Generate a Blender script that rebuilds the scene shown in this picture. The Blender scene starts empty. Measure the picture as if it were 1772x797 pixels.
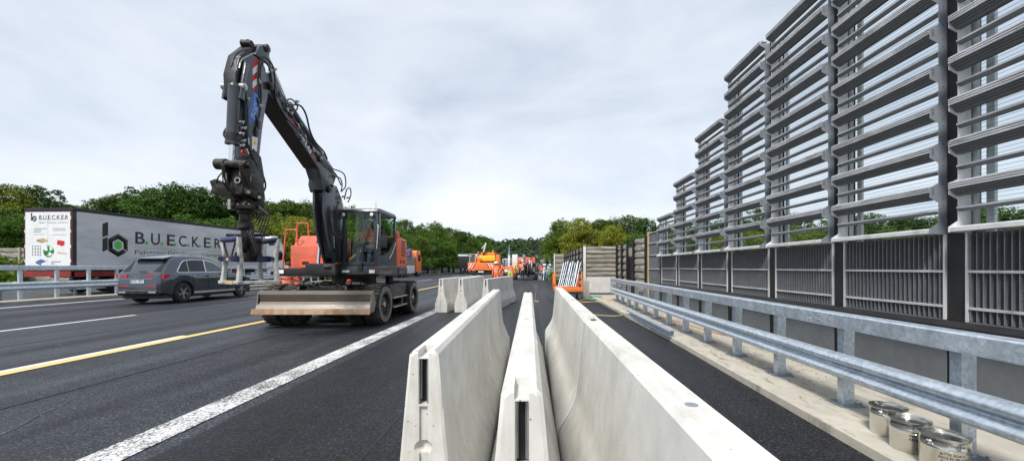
import bpy, bmesh, math, random
from mathutils import Vector, Matrix, noise
R = math.radians
PI = math.pi
scene = bpy.context.scene
col = scene.collection
random.seed(7)
F = 680.0; HX = 922.0; HY = 462.0; CH = 1.5   # pixels of focal length, horizon point and eye height, used to measure distances in the photograph

def wp(px, py, Y):
    return Vector(((px-HX)*Y/F, Y, CH-(py-HY)*Y/F))

# ------------------------------------------------------------------ mesh builder
class MB:
    def __init__(s):
        s.v = []; s.f = []; s.m = []
    def add(s, vs, fs, mi=0):
        o = len(s.v); s.v += [tuple(p) for p in vs]
        s.f += [tuple(i+o for i in f) for f in fs]; s.m += [mi]*len(fs)
        return s
    def box(s, x0, x1, y0, y1, z0, z1, mi=0):
        return s.add([(x0,y0,z0),(x1,y0,z0),(x1,y1,z0),(x0,y1,z0),(x0,y0,z1),(x1,y0,z1),(x1,y1,z1),(x0,y1,z1)],
              [(0,3,2,1),(4,5,6,7),(0,1,5,4),(1,2,6,5),(2,3,7,6),(3,0,4,7)], mi)
    def obox(s, c, sx, sy, sz, rot=None, mi=0):
        M = rot if rot is not None else Matrix.Identity(3)
        c = Vector(c); vs = []
        for dz in (-1,1):
            for dx,dy in ((-1,-1),(1,-1),(1,1),(-1,1)):
                vs.append(c + M @ Vector((dx*sx/2, dy*sy/2, dz*sz/2)))
        return s.add(vs, [(0,3,2,1),(4,5,6,7),(0,1,5,4),(1,2,6,5),(2,3,7,6),(3,0,4,7)], mi)
    def bar(s, a, b, w, h, mi=0):
        a = Vector(a); b = Vector(b); d = b-a; L = d.length
        q = d.to_track_quat('Y','Z').to_matrix()
        return s.obox((a+b)/2, w, L, h, q, mi)
    def cyl(s, a, b, r, r2=None, n=16, cap=True, mi=0):
        a = Vector(a); b = Vector(b); r2 = r if r2 is None else r2
        q = (b-a).to_track_quat('Z','Y').to_matrix(); vs = []
        for p, rr in ((a,r),(b,r2)):
            for i in range(n):
                t = 2*PI*i/n; vs.append(p + q @ Vector((rr*math.cos(t), rr*math.sin(t), 0)))
        fs = [(i,(i+1)%n,n+(i+1)%n,n+i) for i in range(n)]
        if cap: fs += [tuple(range(n-1,-1,-1)), tuple(range(n,2*n))]
        return s.add(vs, fs, mi)
    def tube(s, pts, r, n=8, mi=0, smooth=True, cap=True):
        P = [Vector(p) for p in pts]
        if smooth and len(P) > 2:
            Q = []
            for i in range(len(P)-1):
                p0 = P[max(i-1,0)]; p1 = P[i]; p2 = P[i+1]; p3 = P[min(i+2,len(P)-1)]
                for k in range(5):
                    t = k/5
                    Q.append(0.5*((2*p1)+(p2-p0)*t+(2*p0-5*p1+4*p2-p3)*t*t+(3*p1-p0-3*p2+p3)*t**3))
            Q.append(P[-1]); P = Q
        rs = r if isinstance(r,(list,tuple)) else None
        vs = []; up = Vector((0.13,0.21,0.97)); m = len(P)
        for i,p in enumerate(P):
            d = (P[min(i+1,m-1)]-P[max(i-1,0)])
            if d.length < 1e-9: d = Vector((0,0,1))
            d.normalize(); a = d.cross(up)
            if a.length < 0.05: a = d.cross(Vector((1,0,0)))
            a.normalize(); b = d.cross(a); up = -b if False else up
            if rs: t = i/(m-1)*(len(rs)-1); k = min(int(t),len(rs)-2); rr = rs[k]+(rs[k+1]-rs[k])*(t-k)
            else: rr = r
            for j in range(n):
                t = 2*PI*j/n; vs.append(p+(a*math.cos(t)+b*math.sin(t))*rr)
        fs = []
        for i in range(m-1):
            for j in range(n):
                fs.append((i*n+j, i*n+(j+1)%n, (i+1)*n+(j+1)%n, (i+1)*n+j))
        if cap: fs += [tuple(range(n-1,-1,-1)), tuple(range((m-1)*n,m*n))]
        return s.add(vs, fs, mi)
    def prism(s, poly, a0, a1, axis='x', mi=0):
        """poly: 2D points; axis x -> (y,z); y -> (x,z); z -> (x,y)"""
        def P(p,a):
            return {'x':(a,p[0],p[1]),'y':(p[0],a,p[1]),'z':(p[0],p[1],a)}[axis]
        n = len(poly); vs = [P(p,a0) for p in poly]+[P(p,a1) for p in poly]
        fs = [tuple(range(n-1,-1,-1)), tuple(range(n,2*n))]+[(i,(i+1)%n,n+(i+1)%n,n+i) for i in range(n)]
        return s.add(vs, fs, mi)
    def sweep(s, prof, path, mi=0):
        """closed profile of (n,z) swept along xy path; n is measured to the right of the path's direction"""
        m = len(path); k = len(prof); vs = []
        for i,p in enumerate(path):
            a = Vector(path[max(i-1,0)][:2]); b = Vector(path[min(i+1,m-1)][:2]); d = (b-a).normalized()
            nx, ny = d.y, -d.x; zz = p[2] if len(p) > 2 else 0
            for q in prof: vs.append((p[0]+nx*q[0], p[1]+ny*q[0], q[1]+zz))
        fs = []
        for i in range(m-1):
            for j in range(k): fs.append((i*k+j, i*k+(j+1)%k, (i+1)*k+(j+1)%k, (i+1)*k+j))
        fs += [tuple(range(k-1,-1,-1)), tuple(range((m-1)*k,m*k))]
        return s.add(vs, fs, mi)
    def lathe(s, prof, c=(0,0,0), n=32, axis='z', mi=0):
        c = Vector(c); vs = []; k = len(prof)
        for i in range(n):
            t = 2*PI*i/n
            for r,h in prof:
                q = {'z':(r*math.cos(t),r*math.sin(t),h),'x':(h,r*math.cos(t),r*math.sin(t)),'y':(r*math.sin(t),h,r*math.cos(t))}[axis]
                vs.append(c+Vector(q))
        fs = []
        for i in range(n):
            for j in range(k-1):
                fs.append((i*k+j, ((i+1)%n)*k+j, ((i+1)%n)*k+j+1, i*k+j+1))
        return s.add(vs, fs, mi)
    def ball(s, c, rx, ry=None, rz=None, n=12, mi=0):
        ry = rx if ry is None else ry; rz = rx if rz is None else rz; c = Vector(c); vs = []; fs = []; m = max(5,n//2+1)
        for i in range(m+1):
            ph = PI*i/m
            for j in range(n):
                t = 2*PI*j/n; vs.append(c+Vector((rx*math.sin(ph)*math.cos(t), ry*math.sin(ph)*math.sin(t), rz*math.cos(ph))))
        for i in range(m):
            for j in range(n): fs.append((i*n+j,(i+1)*n+j,(i+1)*n+(j+1)%n,i*n+(j+1)%n))
        return s.add(vs, fs, mi)
    def loft(s, rings, mi=0, cap=True, closed=True):
        k = len(rings[0]); vs = [p for r in rings for p in r]; fs = []
        for i in range(len(rings)-1):
            for j in range(k if closed else k-1): fs.append((i*k+j, i*k+(j+1)%k, (i+1)*k+(j+1)%k, (i+1)*k+j))
        if cap and closed: fs += [tuple(range(k-1,-1,-1)), tuple(range((len(rings)-1)*k,len(rings)*k))]
        return s.add(vs, fs, mi)
    def build(s, name, mats, parent=None, origin=None, bevel=0, seg=2, sharp=35, loc=None, rotz=0, cutters=None):
        if origin is None:
            origin = parent.get('_o') if parent is not None and parent.get('_o') is not None else (0,0,0)
        ox,oy,oz = origin
        me = bpy.data.meshes.new(name)
        me.from_pydata([(x-ox,y-oy,z-oz) for x,y,z in s.v], [], s.f)
        if not isinstance(mats,(list,tuple)): mats = [mats]
        for m in mats: me.materials.append(m)
        for p,mi in zip(me.polygons, s.m): p.material_index = mi
        bm = bmesh.new(); bm.from_mesh(me)
        bmesh.ops.remove_doubles(bm, verts=bm.verts, dist=1e-5)
        bmesh.ops.recalc_face_normals(bm, faces=bm.faces)
        if bevel:
            es = [e for e in bm.edges if e.is_manifold and e.calc_face_angle(0) > R(25)]
            bmesh.ops.bevel(bm, geom=es, offset=bevel, segments=seg, affect='EDGES', clamp_overlap=True, profile=0.6)
        for f in bm.faces: f.smooth = True
        for e in bm.edges:
            if e.is_manifold and e.calc_face_angle(0) > R(sharp): e.smooth = False
        bm.to_mesh(me); bm.free()
        o = bpy.data.objects.new(name, me); col.objects.link(o)
        if cutters is not None:
            cut(o, cutters, (ox,oy,oz))
        if parent is not None:
            o.parent = parent; o['_o'] = tuple(origin)
        if loc is not None: o.location = loc
        if rotz: o.rotation_euler.z = rotz
        return o

def cut(o, mb, origin):
    me = bpy.data.meshes.new('cut'); me.from_pydata([(x-origin[0],y-origin[1],z-origin[2]) for x,y,z in mb.v], [], mb.f)
    bm = bmesh.new(); bm.from_mesh(me); bmesh.ops.recalc_face_normals(bm, faces=bm.faces); bm.to_mesh(me); bm.free()
    c = bpy.data.objects.new('cut', me); col.objects.link(c)
    md = o.modifiers.new('b','BOOLEAN'); md.operation = 'DIFFERENCE'; md.object = c; md.solver = 'EXACT'; md.use_self = True
    dg = bpy.context.evaluated_depsgraph_get(); dg.update()
    nm = bpy.data.meshes.new_from_object(o.evaluated_get(dg))
    bm = bmesh.new(); bm.from_mesh(nm)
    for f in bm.faces: f.smooth = True
    for e in bm.edges:
        e.smooth = not (e.is_manifold and e.calc_face_angle(0) > R(35))
    bm.to_mesh(nm); bm.free()
    o.modifiers.clear(); o.data = nm
    bpy.data.objects.remove(c)

def tag(o, label=None, cat=None, group=None, kind=None):
    if label: o['label'] = label
    if cat: o['category'] = cat
    if group: o['group'] = group
    if kind: o['kind'] = kind
    return o
def thing(name, label, cat, loc=(0,0,0), group=None, world=True):
    """Empty at the thing's base. world=True: its parts' meshes are given in world coordinates."""
    o = bpy.data.objects.new(name, None); col.objects.link(o); o.empty_display_size = 0.2
    o.location = loc
    o['_o'] = tuple(loc) if world else (0,0,0)
    return tag(o, label, cat, group)
def clone(root, loc, rotz=0, scale=None, label=None, group=None):
    r = root.copy(); col.objects.link(r); r.location = loc; r.rotation_euler = (0,0,rotz)
    if scale is not None: r.scale = scale if hasattr(scale,'__len__') else (scale,)*3
    if label: r['label'] = label
    if group: r['group'] = group
    for ch in list(root.children):
        c = ch.copy(); col.objects.link(c); c.parent = r
        for g in list(ch.children):
            d = g.copy(); col.objects.link(d); d.parent = c
    return r
def struct(name, mb, m, **k):
    return tag(mb.build(name, m, **k), kind='structure')

_fc = {}
def text(s, size, M, mat, parent, name='lettering', ext=0.003, align='LEFT', bold=0.0, width=None, shear=0.0, origin=None):
    """flat raised lettering. M: 4x4 placing the text plane (x right, y up, z out) in the parent's mesh coordinates"""
    cu = bpy.data.curves.new('t','FONT'); cu.body = s; cu.size = size; cu.extrude = ext; cu.align_x = align; cu.offset = bold; cu.shear = shear
    cu.resolution_u = 3
    to = bpy.data.objects.new('t', cu); col.objects.link(to)
    dg = bpy.context.evaluated_depsgraph_get(); dg.update()
    me = bpy.data.meshes.new_from_object(to.evaluated_get(dg))
    bpy.data.objects.remove(to); bpy.data.curves.remove(cu)
    xs = [v.co.x for v in me.vertices]
    if width and xs:
        w = max(xs)-min(xs); me.transform(Matrix.Diagonal((width/w,1,1,1)))
    if origin is None: origin = parent.get('_o') if parent is not None else (0,0,0)
    me.transform(Matrix.Translation(-Vector(origin)) @ M)
    me.materials.clear(); me.materials.append(mat)
    o = bpy.data.objects.new(name, me); col.objects.link(o); o.parent = parent
    return o
def frame_M(o, xd, yd):
    x = Vector(xd).normalized(); y = Vector(yd).normalized(); z = x.cross(y)
    M = Matrix((x,y,z)).transposed().to_4x4(); M.translation = Vector(o); return M

# ------------------------------------------------------------------ materials
def nodes(m):
    m.use_nodes = True; nt = m.node_tree; b = nt.nodes['Principled BSDF']; return nt, b
def ramp(nt, fac, stops):
    r = nt.nodes.new('ShaderNodeValToRGB'); e = r.color_ramp.elements
    while len(e) < len(stops): e.new(0.5)
    for el,(p,c) in zip(e, stops): el.position = p; el.color = (*c,1) if len(c)==3 else c
    nt.links.new(fac, r.inputs[0]); return r.outputs[0]
def coord(nt, kind='Object', scale=(1,1,1)):
    tc = nt.nodes.new('ShaderNodeTexCoord') if kind != 'World' else nt.nodes.new('ShaderNodeNewGeometry')
    mp = nt.nodes.new('ShaderNodeMapping'); mp.inputs['Scale'].default_value = scale
    nt.links.new(tc.outputs['Position' if kind=='World' else kind], mp.inputs[0]); return mp.outputs[0]
def ntex(nt, vec, scale, detail=4, rough=0.55, dist=0):
    n = nt.nodes.new('ShaderNodeTexNoise'); n.inputs['Scale'].default_value = scale; n.inputs['Detail'].default_value = detail
    n.inputs['Roughness'].default_value = rough; n.inputs['Distortion'].default_value = dist
    nt.links.new(vec, n.inputs['Vector']); return n.outputs[0]
def mix(nt, a, b, fac, mode='MIX'):
    m = nt.nodes.new('ShaderNodeMix'); m.data_type = 'RGBA'; m.blend_type = mode
    for sock,val in ((m.inputs[6],a),(m.inputs[7],b)):
        if hasattr(val,'links') or hasattr(val,'is_output'): nt.links.new(val, sock)
        else: sock.default_value = (*val,1)
    if hasattr(fac,'is_output'): nt.links.new(fac, m.inputs[0])
    else: m.inputs[0].default_value = fac
    return m.outputs[2]
def bump(nt, b, h, strength=0.3, dist=0.01):
    n = nt.nodes.new('ShaderNodeBump'); n.inputs['Strength'].default_value = strength; n.inputs['Distance'].default_value = dist
    nt.links.new(h, n.inputs['Height']); nt.links.new(n.outputs[0], b.inputs['Normal'])
def mat(name, c, rough=0.5, metal=0.0, var=0.15, scale=3.0, kind='Object', dirt=None, dirt_amt=0.3, dirt_scale=2.0, bmp=0.0, bscale=60, coat=0, stretch=(1,1,1), spec=None, rvar=0.1):
    m = bpy.data.materials.new(name); nt, b = nodes(m)
    v = coord(nt, kind, stretch)
    n = ntex(nt, v, scale, 5)
    lo = tuple(max(0,x*(1-var)) for x in c); hi = tuple(min(1,x*(1+var)) for x in c)
    cc = ramp(nt, n, [(0.3,lo),(0.7,hi)])
    if dirt is not None:
        n2 = ntex(nt, v, dirt_scale, 7, 0.65)
        f = ramp(nt, n2, [(0.62-dirt_amt*0.5,(0,0,0)),(0.72,(1,1,1))])
        cc = mix(nt, cc, dirt, f)
    nt.links.new(cc, b.inputs['Base Color'])
    n3 = ntex(nt, v, scale*4, 3)
    rr = ramp(nt, n3, [(0.3,(max(0,rough-rvar),)*3),(0.7,(min(1,rough+rvar),)*3)])
    nt.links.new(rr, b.inputs['Roughness']); b.inputs['Metallic'].default_value = metal
    if coat: b.inputs['Coat Weight'].default_value = coat; b.inputs['Coat Roughness'].default_value = 0.05
    if spec is not None: b.inputs['Specular IOR Level'].default_value = spec
    if bmp: bump(nt, b, ntex(nt, v, bscale, 3), bmp, 0.01)
    return m
def flat(name, c, rough=0.5, metal=0.0, emit=0):
    m = bpy.data.materials.new(name); nt, b = nodes(m)
    b.inputs['Base Color'].default_value = (*c,1); b.inputs['Roughness'].default_value = rough; b.inputs['Metallic'].default_value = metal
    if emit: b.inputs['Emission Color'].default_value = (*c,1); b.inputs['Emission Strength'].default_value = emit
    return m

def asphalt_mat(name, base, light, speck=0.5, patch=1.0):
    m = bpy.data.materials.new(name); nt, b = nodes(m)
    v = coord(nt, 'World')
    big = ntex(nt, coord(nt,'World',(1.0,0.06,1)), 0.75*patch, 5, 0.6)
    mid = ntex(nt, v, 3.0, 4)
    c1 = ramp(nt, big, [(0.3,base),(0.72,light)])
    c1 = mix(nt, c1, ramp(nt, mid, [(0.3,(0.75,0.75,0.75)),(0.7,(1.2,1.2,1.2))]), 1.0, 'MULTIPLY')
    vo = nt.nodes.new('ShaderNodeTexVoronoi'); vo.inputs['Scale'].default_value = 60; nt.links.new(v, vo.inputs['Vector'])
    gr = ntex(nt, v, 42, 5, 0.85)
    st = ramp(nt, vo.outputs['Color'], [(0.3,(0.45,0.45,0.47)),(0.7,(1.15,1.15,1.17)),(0.93,(2.1,2.1,2.15))])
    c2 = mix(nt, c1, st, speck, 'MULTIPLY')
    c3 = mix(nt, c2, ramp(nt, gr, [(0.38,(0.18,0.18,0.18)),(0.51,(0.75,0.75,0.75)),(0.64,(3.4,3.4,3.5))]), speck, 'MULTIPLY')
    nt.links.new(c3, b.inputs['Base Color'])
    nt.links.new(ramp(nt, big, [(0.3,(0.72,)*3),(0.72,(0.40,)*3)]), b.inputs['Roughness'])
    h = mix(nt, vo.outputs['Distance'], gr, 0.5)
    bump(nt, b, h, 0.7, 0.01); b.inputs['Specular IOR Level'].default_value = 0.38
    return m
def paint_mat(name, c, worn=0.5, asph=(0.04,0.042,0.046)):
    m = bpy.data.materials.new(name); nt, b = nodes(m)
    v = coord(nt, 'World')
    n = ntex(nt, v, 45, 6, 0.75, 0.4); n2 = ntex(nt, v, 2.5, 3)
    s = mix(nt, n, n2, 0.25)
    f = ramp(nt, s, [(worn-0.05,(1,1,1)),(worn+0.03,(0,0,0))])
    f2 = ramp(nt, s, [(worn-0.05,(0,0,0)),(worn+0.04,(1,1,1))])
    cc = mix(nt, asph, mix(nt, tuple(x*0.85 for x in c), c, ntex(nt, v, 12, 4)), f2)
    nt.links.new(cc, b.inputs['Base Color']); b.inputs['Roughness'].default_value = 0.65
    bump(nt, b, n, 0.4, 0.004)
    return m
def concrete_mat(name, c, stain=(0.28,0.24,0.18), amt=0.35, streak=True):
    m = bpy.data.materials.new(name); nt, b = nodes(m)
    v = coord(nt, 'World')
    n = ntex(nt, v, 1.6, 6, 0.6); n2 = ntex(nt, v, 9, 6, 0.6)
    cc = mix(nt, ramp(nt, n, [(0.3,tuple(x*0.86 for x in c)),(0.7,tuple(min(1,x*1.08) for x in c))]), ramp(nt, n2, [(0.3,(0.88,0.88,0.87)),(0.7,(1.05,1.05,1.05))]), 1, 'MULTIPLY')
    sv = coord(nt, 'World', (5,1.3,0.6))
    s = ntex(nt, sv, 1.6, 7, 0.68)
    sc = ramp(nt, s, [(0.53,(0,0,0)),(0.76,(amt,)*3)])
    cc = mix(nt, cc, stain, sc)
    vo = nt.nodes.new('ShaderNodeTexVoronoi'); vo.inputs['Scale'].default_value = 26; nt.links.new(v, vo.inputs['Vector'])
    pores = ramp(nt, vo.outputs['Distance'], [(0.06,(0.22,0.2,0.18)),(0.10,(1,1,1))])
    pm = ramp(nt, ntex(nt, v, 7, 2), [(0.47,(0,0,0)),(0.55,(1,1,1))])
    cc = mix(nt, cc, mix(nt, (1,1,1), pores, pm), 1, 'MULTIPLY')
    nt.links.new(cc, b.inputs['Base Color']); b.inputs['Roughness'].default_value = 0.75
    bump(nt, b, mix(nt, n2, pores, 0.3), 0.25, 0.01)
    return m
def galv_mat(name, c=(0.60,0.68,0.76), rough=0.34, metal=0.6):
    m = bpy.data.materials.new(name); nt, b = nodes(m)
    v = coord(nt, 'World')
    vo = nt.nodes.new('ShaderNodeTexVoronoi'); vo.inputs['Scale'].default_value = 38; nt.links.new(v, vo.inputs['Vector'])
    n = ntex(nt, coord(nt,'World',(1,1,0.35)), 7, 6, 0.7)
    c1 = ramp(nt, n, [(0.3,tuple(x*0.80 for x in c)),(0.55,c),(0.72,tuple(min(1,x*1.15) for x in c)),(0.80,tuple(min(1,x*1.5) for x in c))])
    sp = ramp(nt, vo.outputs['Color'], [(0.2,(0.86,)*3),(0.8,(1.12,)*3)])
    nt.links.new(mix(nt, c1, sp, 1, 'MULTIPLY'), b.inputs['Base Color'])
    b.inputs['Metallic'].default_value = metal
    nt.links.new(ramp(nt, n, [(0.3,(rough-0.08,)*3),(0.7,(rough+0.15,)*3)]), b.inputs['Roughness'])
    bump(nt, b, n, 0.12, 0.01)
    return m
def leaf_mat(name, dark, light, warm=None):
    m = bpy.data.materials.new(name); nt, b = nodes(m)
    v = coord(nt, 'Object')
    n = ntex(nt, v, 0.9, 4, 0.7); n2 = ntex(nt, v, 6, 2, 0.7)
    f = mix(nt, n, n2, 0.45)
    c = ramp(nt, f, [(0.36,dark),(0.64,light)])
    oi = nt.nodes.new('ShaderNodeObjectInfo')
    if warm is not None:
        w = ramp(nt, oi.outputs['Random'], [(0.3,(0,0,0)),(0.9,(0.5,)*3)])
        c = mix(nt, c, mix(nt, c, warm, 0.75), w)
    hs = ramp(nt, oi.outputs['Random'], [(0,(0.75,0.8,0.75)),(0.5,(1.05,1.0,1.0)),(1,(1.2,1.15,0.9))])
    c = mix(nt, c, hs, 1, 'MULTIPLY')
    nt.links.new(c, b.inputs['Base Color']); b.inputs['Roughness'].default_value = 0.55
    b.inputs['Specular IOR Level'].default_value = 0.3
    tr = nt.nodes.new('ShaderNodeBsdfTranslucent'); nt.links.new(c, tr.inputs[0])
    ms = nt.nodes.new('ShaderNodeMixShader'); ms.inputs[0].default_value = 0.3
    nt.links.new(b.outputs[0], ms.inputs[1]); nt.links.new(tr.outputs[0], ms.inputs[2])
    nt.links.new(ms.outputs[0], nt.nodes['Material Output'].inputs[0])
    return m
def glass_mat(name, tint=(0.9,0.95,0.95), clear=0.85, rough=0.02):
    m = bpy.data.materials.new(name); nt, b = nodes(m)
    t = nt.nodes.new('ShaderNodeBsdfTransparent'); t.inputs[0].default_value = (*tint,1)
    g = nt.nodes.new('ShaderNodeBsdfGlossy'); g.inputs['Roughness'].default_value = rough; g.inputs[0].default_value = (0.9,0.95,1,1)
    ms = nt.nodes.new('ShaderNodeMixShader'); ms.inputs[0].default_value = 1-clear
    nt.links.new(t.outputs[0], ms.inputs[1]); nt.links.new(g.outputs[0], ms.inputs[2])
    nt.links.new(ms.outputs[0], nt.nodes['Material Output'].inputs[0])
    return m

M = {}
M['asphalt'] = asphalt_mat('asphalt', (0.009,0.010,0.012), (0.050,0.055,0.064), 1.0)
M['asphalt_new'] = asphalt_mat('asphalt_new', (0.008,0.0085,0.010), (0.018,0.019,0.022), 0.9)
M['asphalt_far'] = asphalt_mat('asphalt_far', (0.05,0.052,0.056), (0.075,0.077,0.082), 0.3)
M['line'] = paint_mat('line_paint', (0.78,0.78,0.76), 0.495)
M['line_fine'] = paint_mat('line_paint_fine', (0.72,0.72,0.70), 0.40)
M['yellow'] = paint_mat('yellow_tape', (0.80,0.58,0.22), 0.28)
M['concrete'] = concrete_mat('barrier_concrete', (0.66,0.65,0.61), (0.34,0.29,0.21), 0.6)
M['concrete_old'] = concrete_mat('old_concrete', (0.40,0.37,0.31), (0.10,0.09,0.07), 0.8)
M['strip'] = concrete_mat('strip_concrete', (0.50,0.465,0.395), (0.07,0.055,0.04), 0.95)
M['wallbase'] = concrete_mat('base_concrete', (0.19,0.20,0.215), (0.2,0.2,0.2), 0.3)
M['galv'] = galv_mat('galvanised')
M['galv_dark'] = galv_mat('galvanised_dull', (0.30,0.34,0.38), 0.5, 0.6)
M['alu'] = mat('aluminium', (0.60,0.61,0.62), 0.45, 0.55, 0.08, 4)
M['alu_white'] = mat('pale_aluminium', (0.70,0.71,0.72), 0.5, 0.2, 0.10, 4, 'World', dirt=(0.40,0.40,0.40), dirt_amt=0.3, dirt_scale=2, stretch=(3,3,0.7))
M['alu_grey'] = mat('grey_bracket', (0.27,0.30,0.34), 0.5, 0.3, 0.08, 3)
M['post'] = mat('dark_post_paint', (0.022,0.022,0.024), 0.5, 0, 0.2, 3, spec=0.3)
M['black'] = mat('black_paint', (0.012,0.012,0.013), 0.45, 0, 0.3, 5)
M['rubber'] = mat('rubber', (0.018,0.018,0.019), 0.8, 0, 0.35, 6, dirt=(0.10,0.09,0.075), dirt_amt=0.35, dirt_scale=3, bmp=0.2)
M['rubber_dusty'] = mat('dusty_rubber', (0.19,0.175,0.145), 0.85, 0, 0.3, 6)
M['hose'] = mat('hose_rubber', (0.012,0.012,0.013), 0.5, 0, 0.2, 8)
M['anth'] = mat('anthracite_paint', (0.034,0.042,0.053), 0.33, 0.0, 0.15, 3, dirt=(0.03,0.03,0.03), dirt_amt=0.15, coat=0.3)
M['anth_d'] = mat('dark_machine_paint', (0.011,0.012,0.015), 0.42, 0.0, 0.3, 4, dirt=(0.06,0.055,0.045), dirt_amt=0.25)
M['steel_blk'] = mat('greasy_steel', (0.012,0.011,0.010), 0.45, 0.4, 0.4, 6, dirt=(0.07,0.06,0.05), dirt_amt=0.25, dirt_scale=5)
M['chrome'] = flat('chrome', (0.75,0.76,0.78), 0.12, 1)
M['steel'] = mat('bare_steel', (0.42,0.41,0.40), 0.4, 0.8, 0.25, 6)
M['blade'] = mat('worn_blade_steel', (0.075,0.062,0.05), 0.5, 0.2, 0.3, 3, dirt=(0.07,0.055,0.04), dirt_amt=0.4, dirt_scale=4, stretch=(0.5,1,2.5))
M['blade_lt'] = mat('scoured_blade_steel', (0.20,0.18,0.16), 0.42, 0.3, 0.2, 4, dirt=(0.2,0.16,0.12), dirt_amt=0.2, stretch=(0.4,1,3))
M['rust'] = mat('rusty_edge', (0.30,0.17,0.09), 0.7, 0.2, 0.35, 5, dirt=(0.42,0.34,0.26), dirt_amt=0.35, dirt_scale=3, stretch=(1,1,0.4))
M['orange'] = mat('machine_orange', (0.78,0.135,0.065), 0.42, 0, 0.08, 3, dirt=(0.45,0.13,0.07), dirt_amt=0.12)
M['orange2'] = mat('vehicle_orange', (0.85,0.20,0.04), 0.45, 0, 0.1, 2)
M['salmon'] = mat('faded_orange_paint', (0.70,0.135,0.075), 0.5, 0, 0.15, 2, dirt=(0.35,0.11,0.07), dirt_amt=0.3, dirt_scale=3)
M['yel'] = mat('machine_yellow', (0.85,0.52,0.02), 0.45, 0, 0.1, 3)
M['white'] = mat('white_paint', (0.72,0.73,0.74), 0.4, 0, 0.05, 2)
M['tarp'] = mat('pvc_tarp', (0.55,0.56,0.58), 0.42, 0, 0.06, 1.2, dirt=(0.36,0.37,0.40), dirt_amt=0.5, dirt_scale=0.7, stretch=(1,0.5,1.6), bmp=0.5, bscale=1.5)
M['tarp_blue'] = mat('blue_tarp', (0.02,0.09,0.38), 0.5, 0, 0.1, 2)
M['blue'] = mat('navy_paint', (0.014,0.024,0.095), 0.45, 0, 0.3, 5)
M['blue_lt'] = mat('blue_cover', (0.04,0.12,0.50), 0.5, 0, 0.25, 5)
M['red'] = mat('red_paint', (0.24,0.016,0.018), 0.5, 0, 0.2, 3, dirt=(0.12,0.03,0.02), dirt_amt=0.3)
M['redglass'] = flat('red_lens', (0.62,0.015,0.03), 0.12)
M['redsig'] = flat('red_marking', (0.55,0.015,0.02), 0.5)
M['whitesig'] = flat('white_marking', (0.8,0.8,0.8), 0.5)
M['blacksig'] = flat('black_print', (0.015,0.015,0.018), 0.5)
M['greensig'] = flat('green_print', (0.05,0.42,0.06), 0.5)
M['greysig'] = flat('grey_print', (0.22,0.22,0.24), 0.5)
M['bluesig'] = flat('blue_print', (0.035,0.12,0.42), 0.45)
M['lightblue'] = flat('light_blue_print', (0.35,0.50,0.80), 0.5)
M['signblue'] = flat('sign_blue', (0.01,0.08,0.36), 0.5)
M['wood'] = mat('pale_wood', (0.50,0.38,0.20), 0.7, 0, 0.2, 3)
M['woodwall'] = mat('weathered_wall_panel', (0.36,0.33,0.28), 0.8, 0, 0.35, 2.5, 'World', dirt=(0.07,0.065,0.055), dirt_amt=0.45, dirt_scale=2.2, stretch=(0.6,0.6,4))
M['carpaint'] = mat('car_paint', (0.062,0.078,0.098), 0.16, 0.55, 0.04, 2, coat=0.9, rvar=0.02)
M['carglass'] = flat('car_glass', (0.012,0.014,0.016), 0.05)
M['trim'] = flat('bright_trim', (0.65,0.66,0.68), 0.25, 0.9)
M['plate'] = flat('plate_white', (0.75,0.76,0.78), 0.4)
M['glass'] = glass_mat('clear_glass', (0.95,0.975,0.98), 0.97)
M['cabglass'] = glass_mat('cab_glass', (0.78,0.88,0.82), 0.96)
M['lens'] = flat('lamp_lens', (0.85,0.85,0.75), 0.15)
M['tin'] = mat('tin_plate', (0.62,0.61,0.56), 0.20, 1.0, 0.08, 6, dirt=(0.35,0.34,0.3), dirt_amt=0.15, rvar=0.06)
M['skin'] = mat('skin', (0.45,0.24,0.17), 0.6, 0, 0.08, 8)
M['hivis'] = mat('orange_hivis_cloth', (0.90,0.17,0.05), 0.8, 0, 0.12, 9)
M['hivis_red'] = mat('red_hivis_cloth', (0.80,0.05,0.03), 0.8, 0, 0.12, 9)
M['hivis_y'] = mat('yellow_hivis_cloth', (0.62,0.80,0.06), 0.8, 0, 0.1, 9)
M['reflect'] = flat('reflective_tape', (0.75,0.76,0.74), 0.35)
M['shirt'] = mat('pale_shirt', (0.62,0.56,0.55), 0.85, 0, 0.12, 9)
M['jeans'] = mat('denim', (0.06,0.10,0.17), 0.85, 0, 0.2, 9)
M['darkcloth'] = mat('dark_cloth', (0.02,0.02,0.024), 0.9, 0, 0.2, 9)
M['hair'] = flat('dark_hair', (0.03,0.025,0.02), 0.7)
M['greyhair'] = flat('grey_hair', (0.35,0.33,0.31), 0.7)
M['helmet'] = flat('white_helmet_shell', (0.8,0.8,0.8), 0.35)
M['leaf_a'] = leaf_mat('leaf_dark', (0.012,0.036,0.008), (0.095,0.205,0.028), (0.10,0.11,0.015))
M['leaf_b'] = leaf_mat('leaf_yellow', (0.075,0.12,0.012), (0.36,0.43,0.04), (0.26,0.20,0.03))
M['leaf_c'] = leaf_mat('leaf_mid', (0.026,0.075,0.012), (0.16,0.30,0.032), (0.16,0.17,0.02))
M['leaf_far'] = leaf_mat('leaf_far', (0.016,0.040,0.012), (0.075,0.135,0.035))
M['bark'] = mat('bark', (0.07,0.055,0.04), 0.9, 0, 0.3, 5, bmp=0.4, bscale=12)
M['grass'] = mat('verge_grass', (0.055,0.085,0.022), 0.9, 0, 0.5, 0.6, 'World', dirt=(0.10,0.085,0.045), dirt_amt=0.3, dirt_scale=0.3)
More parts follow.
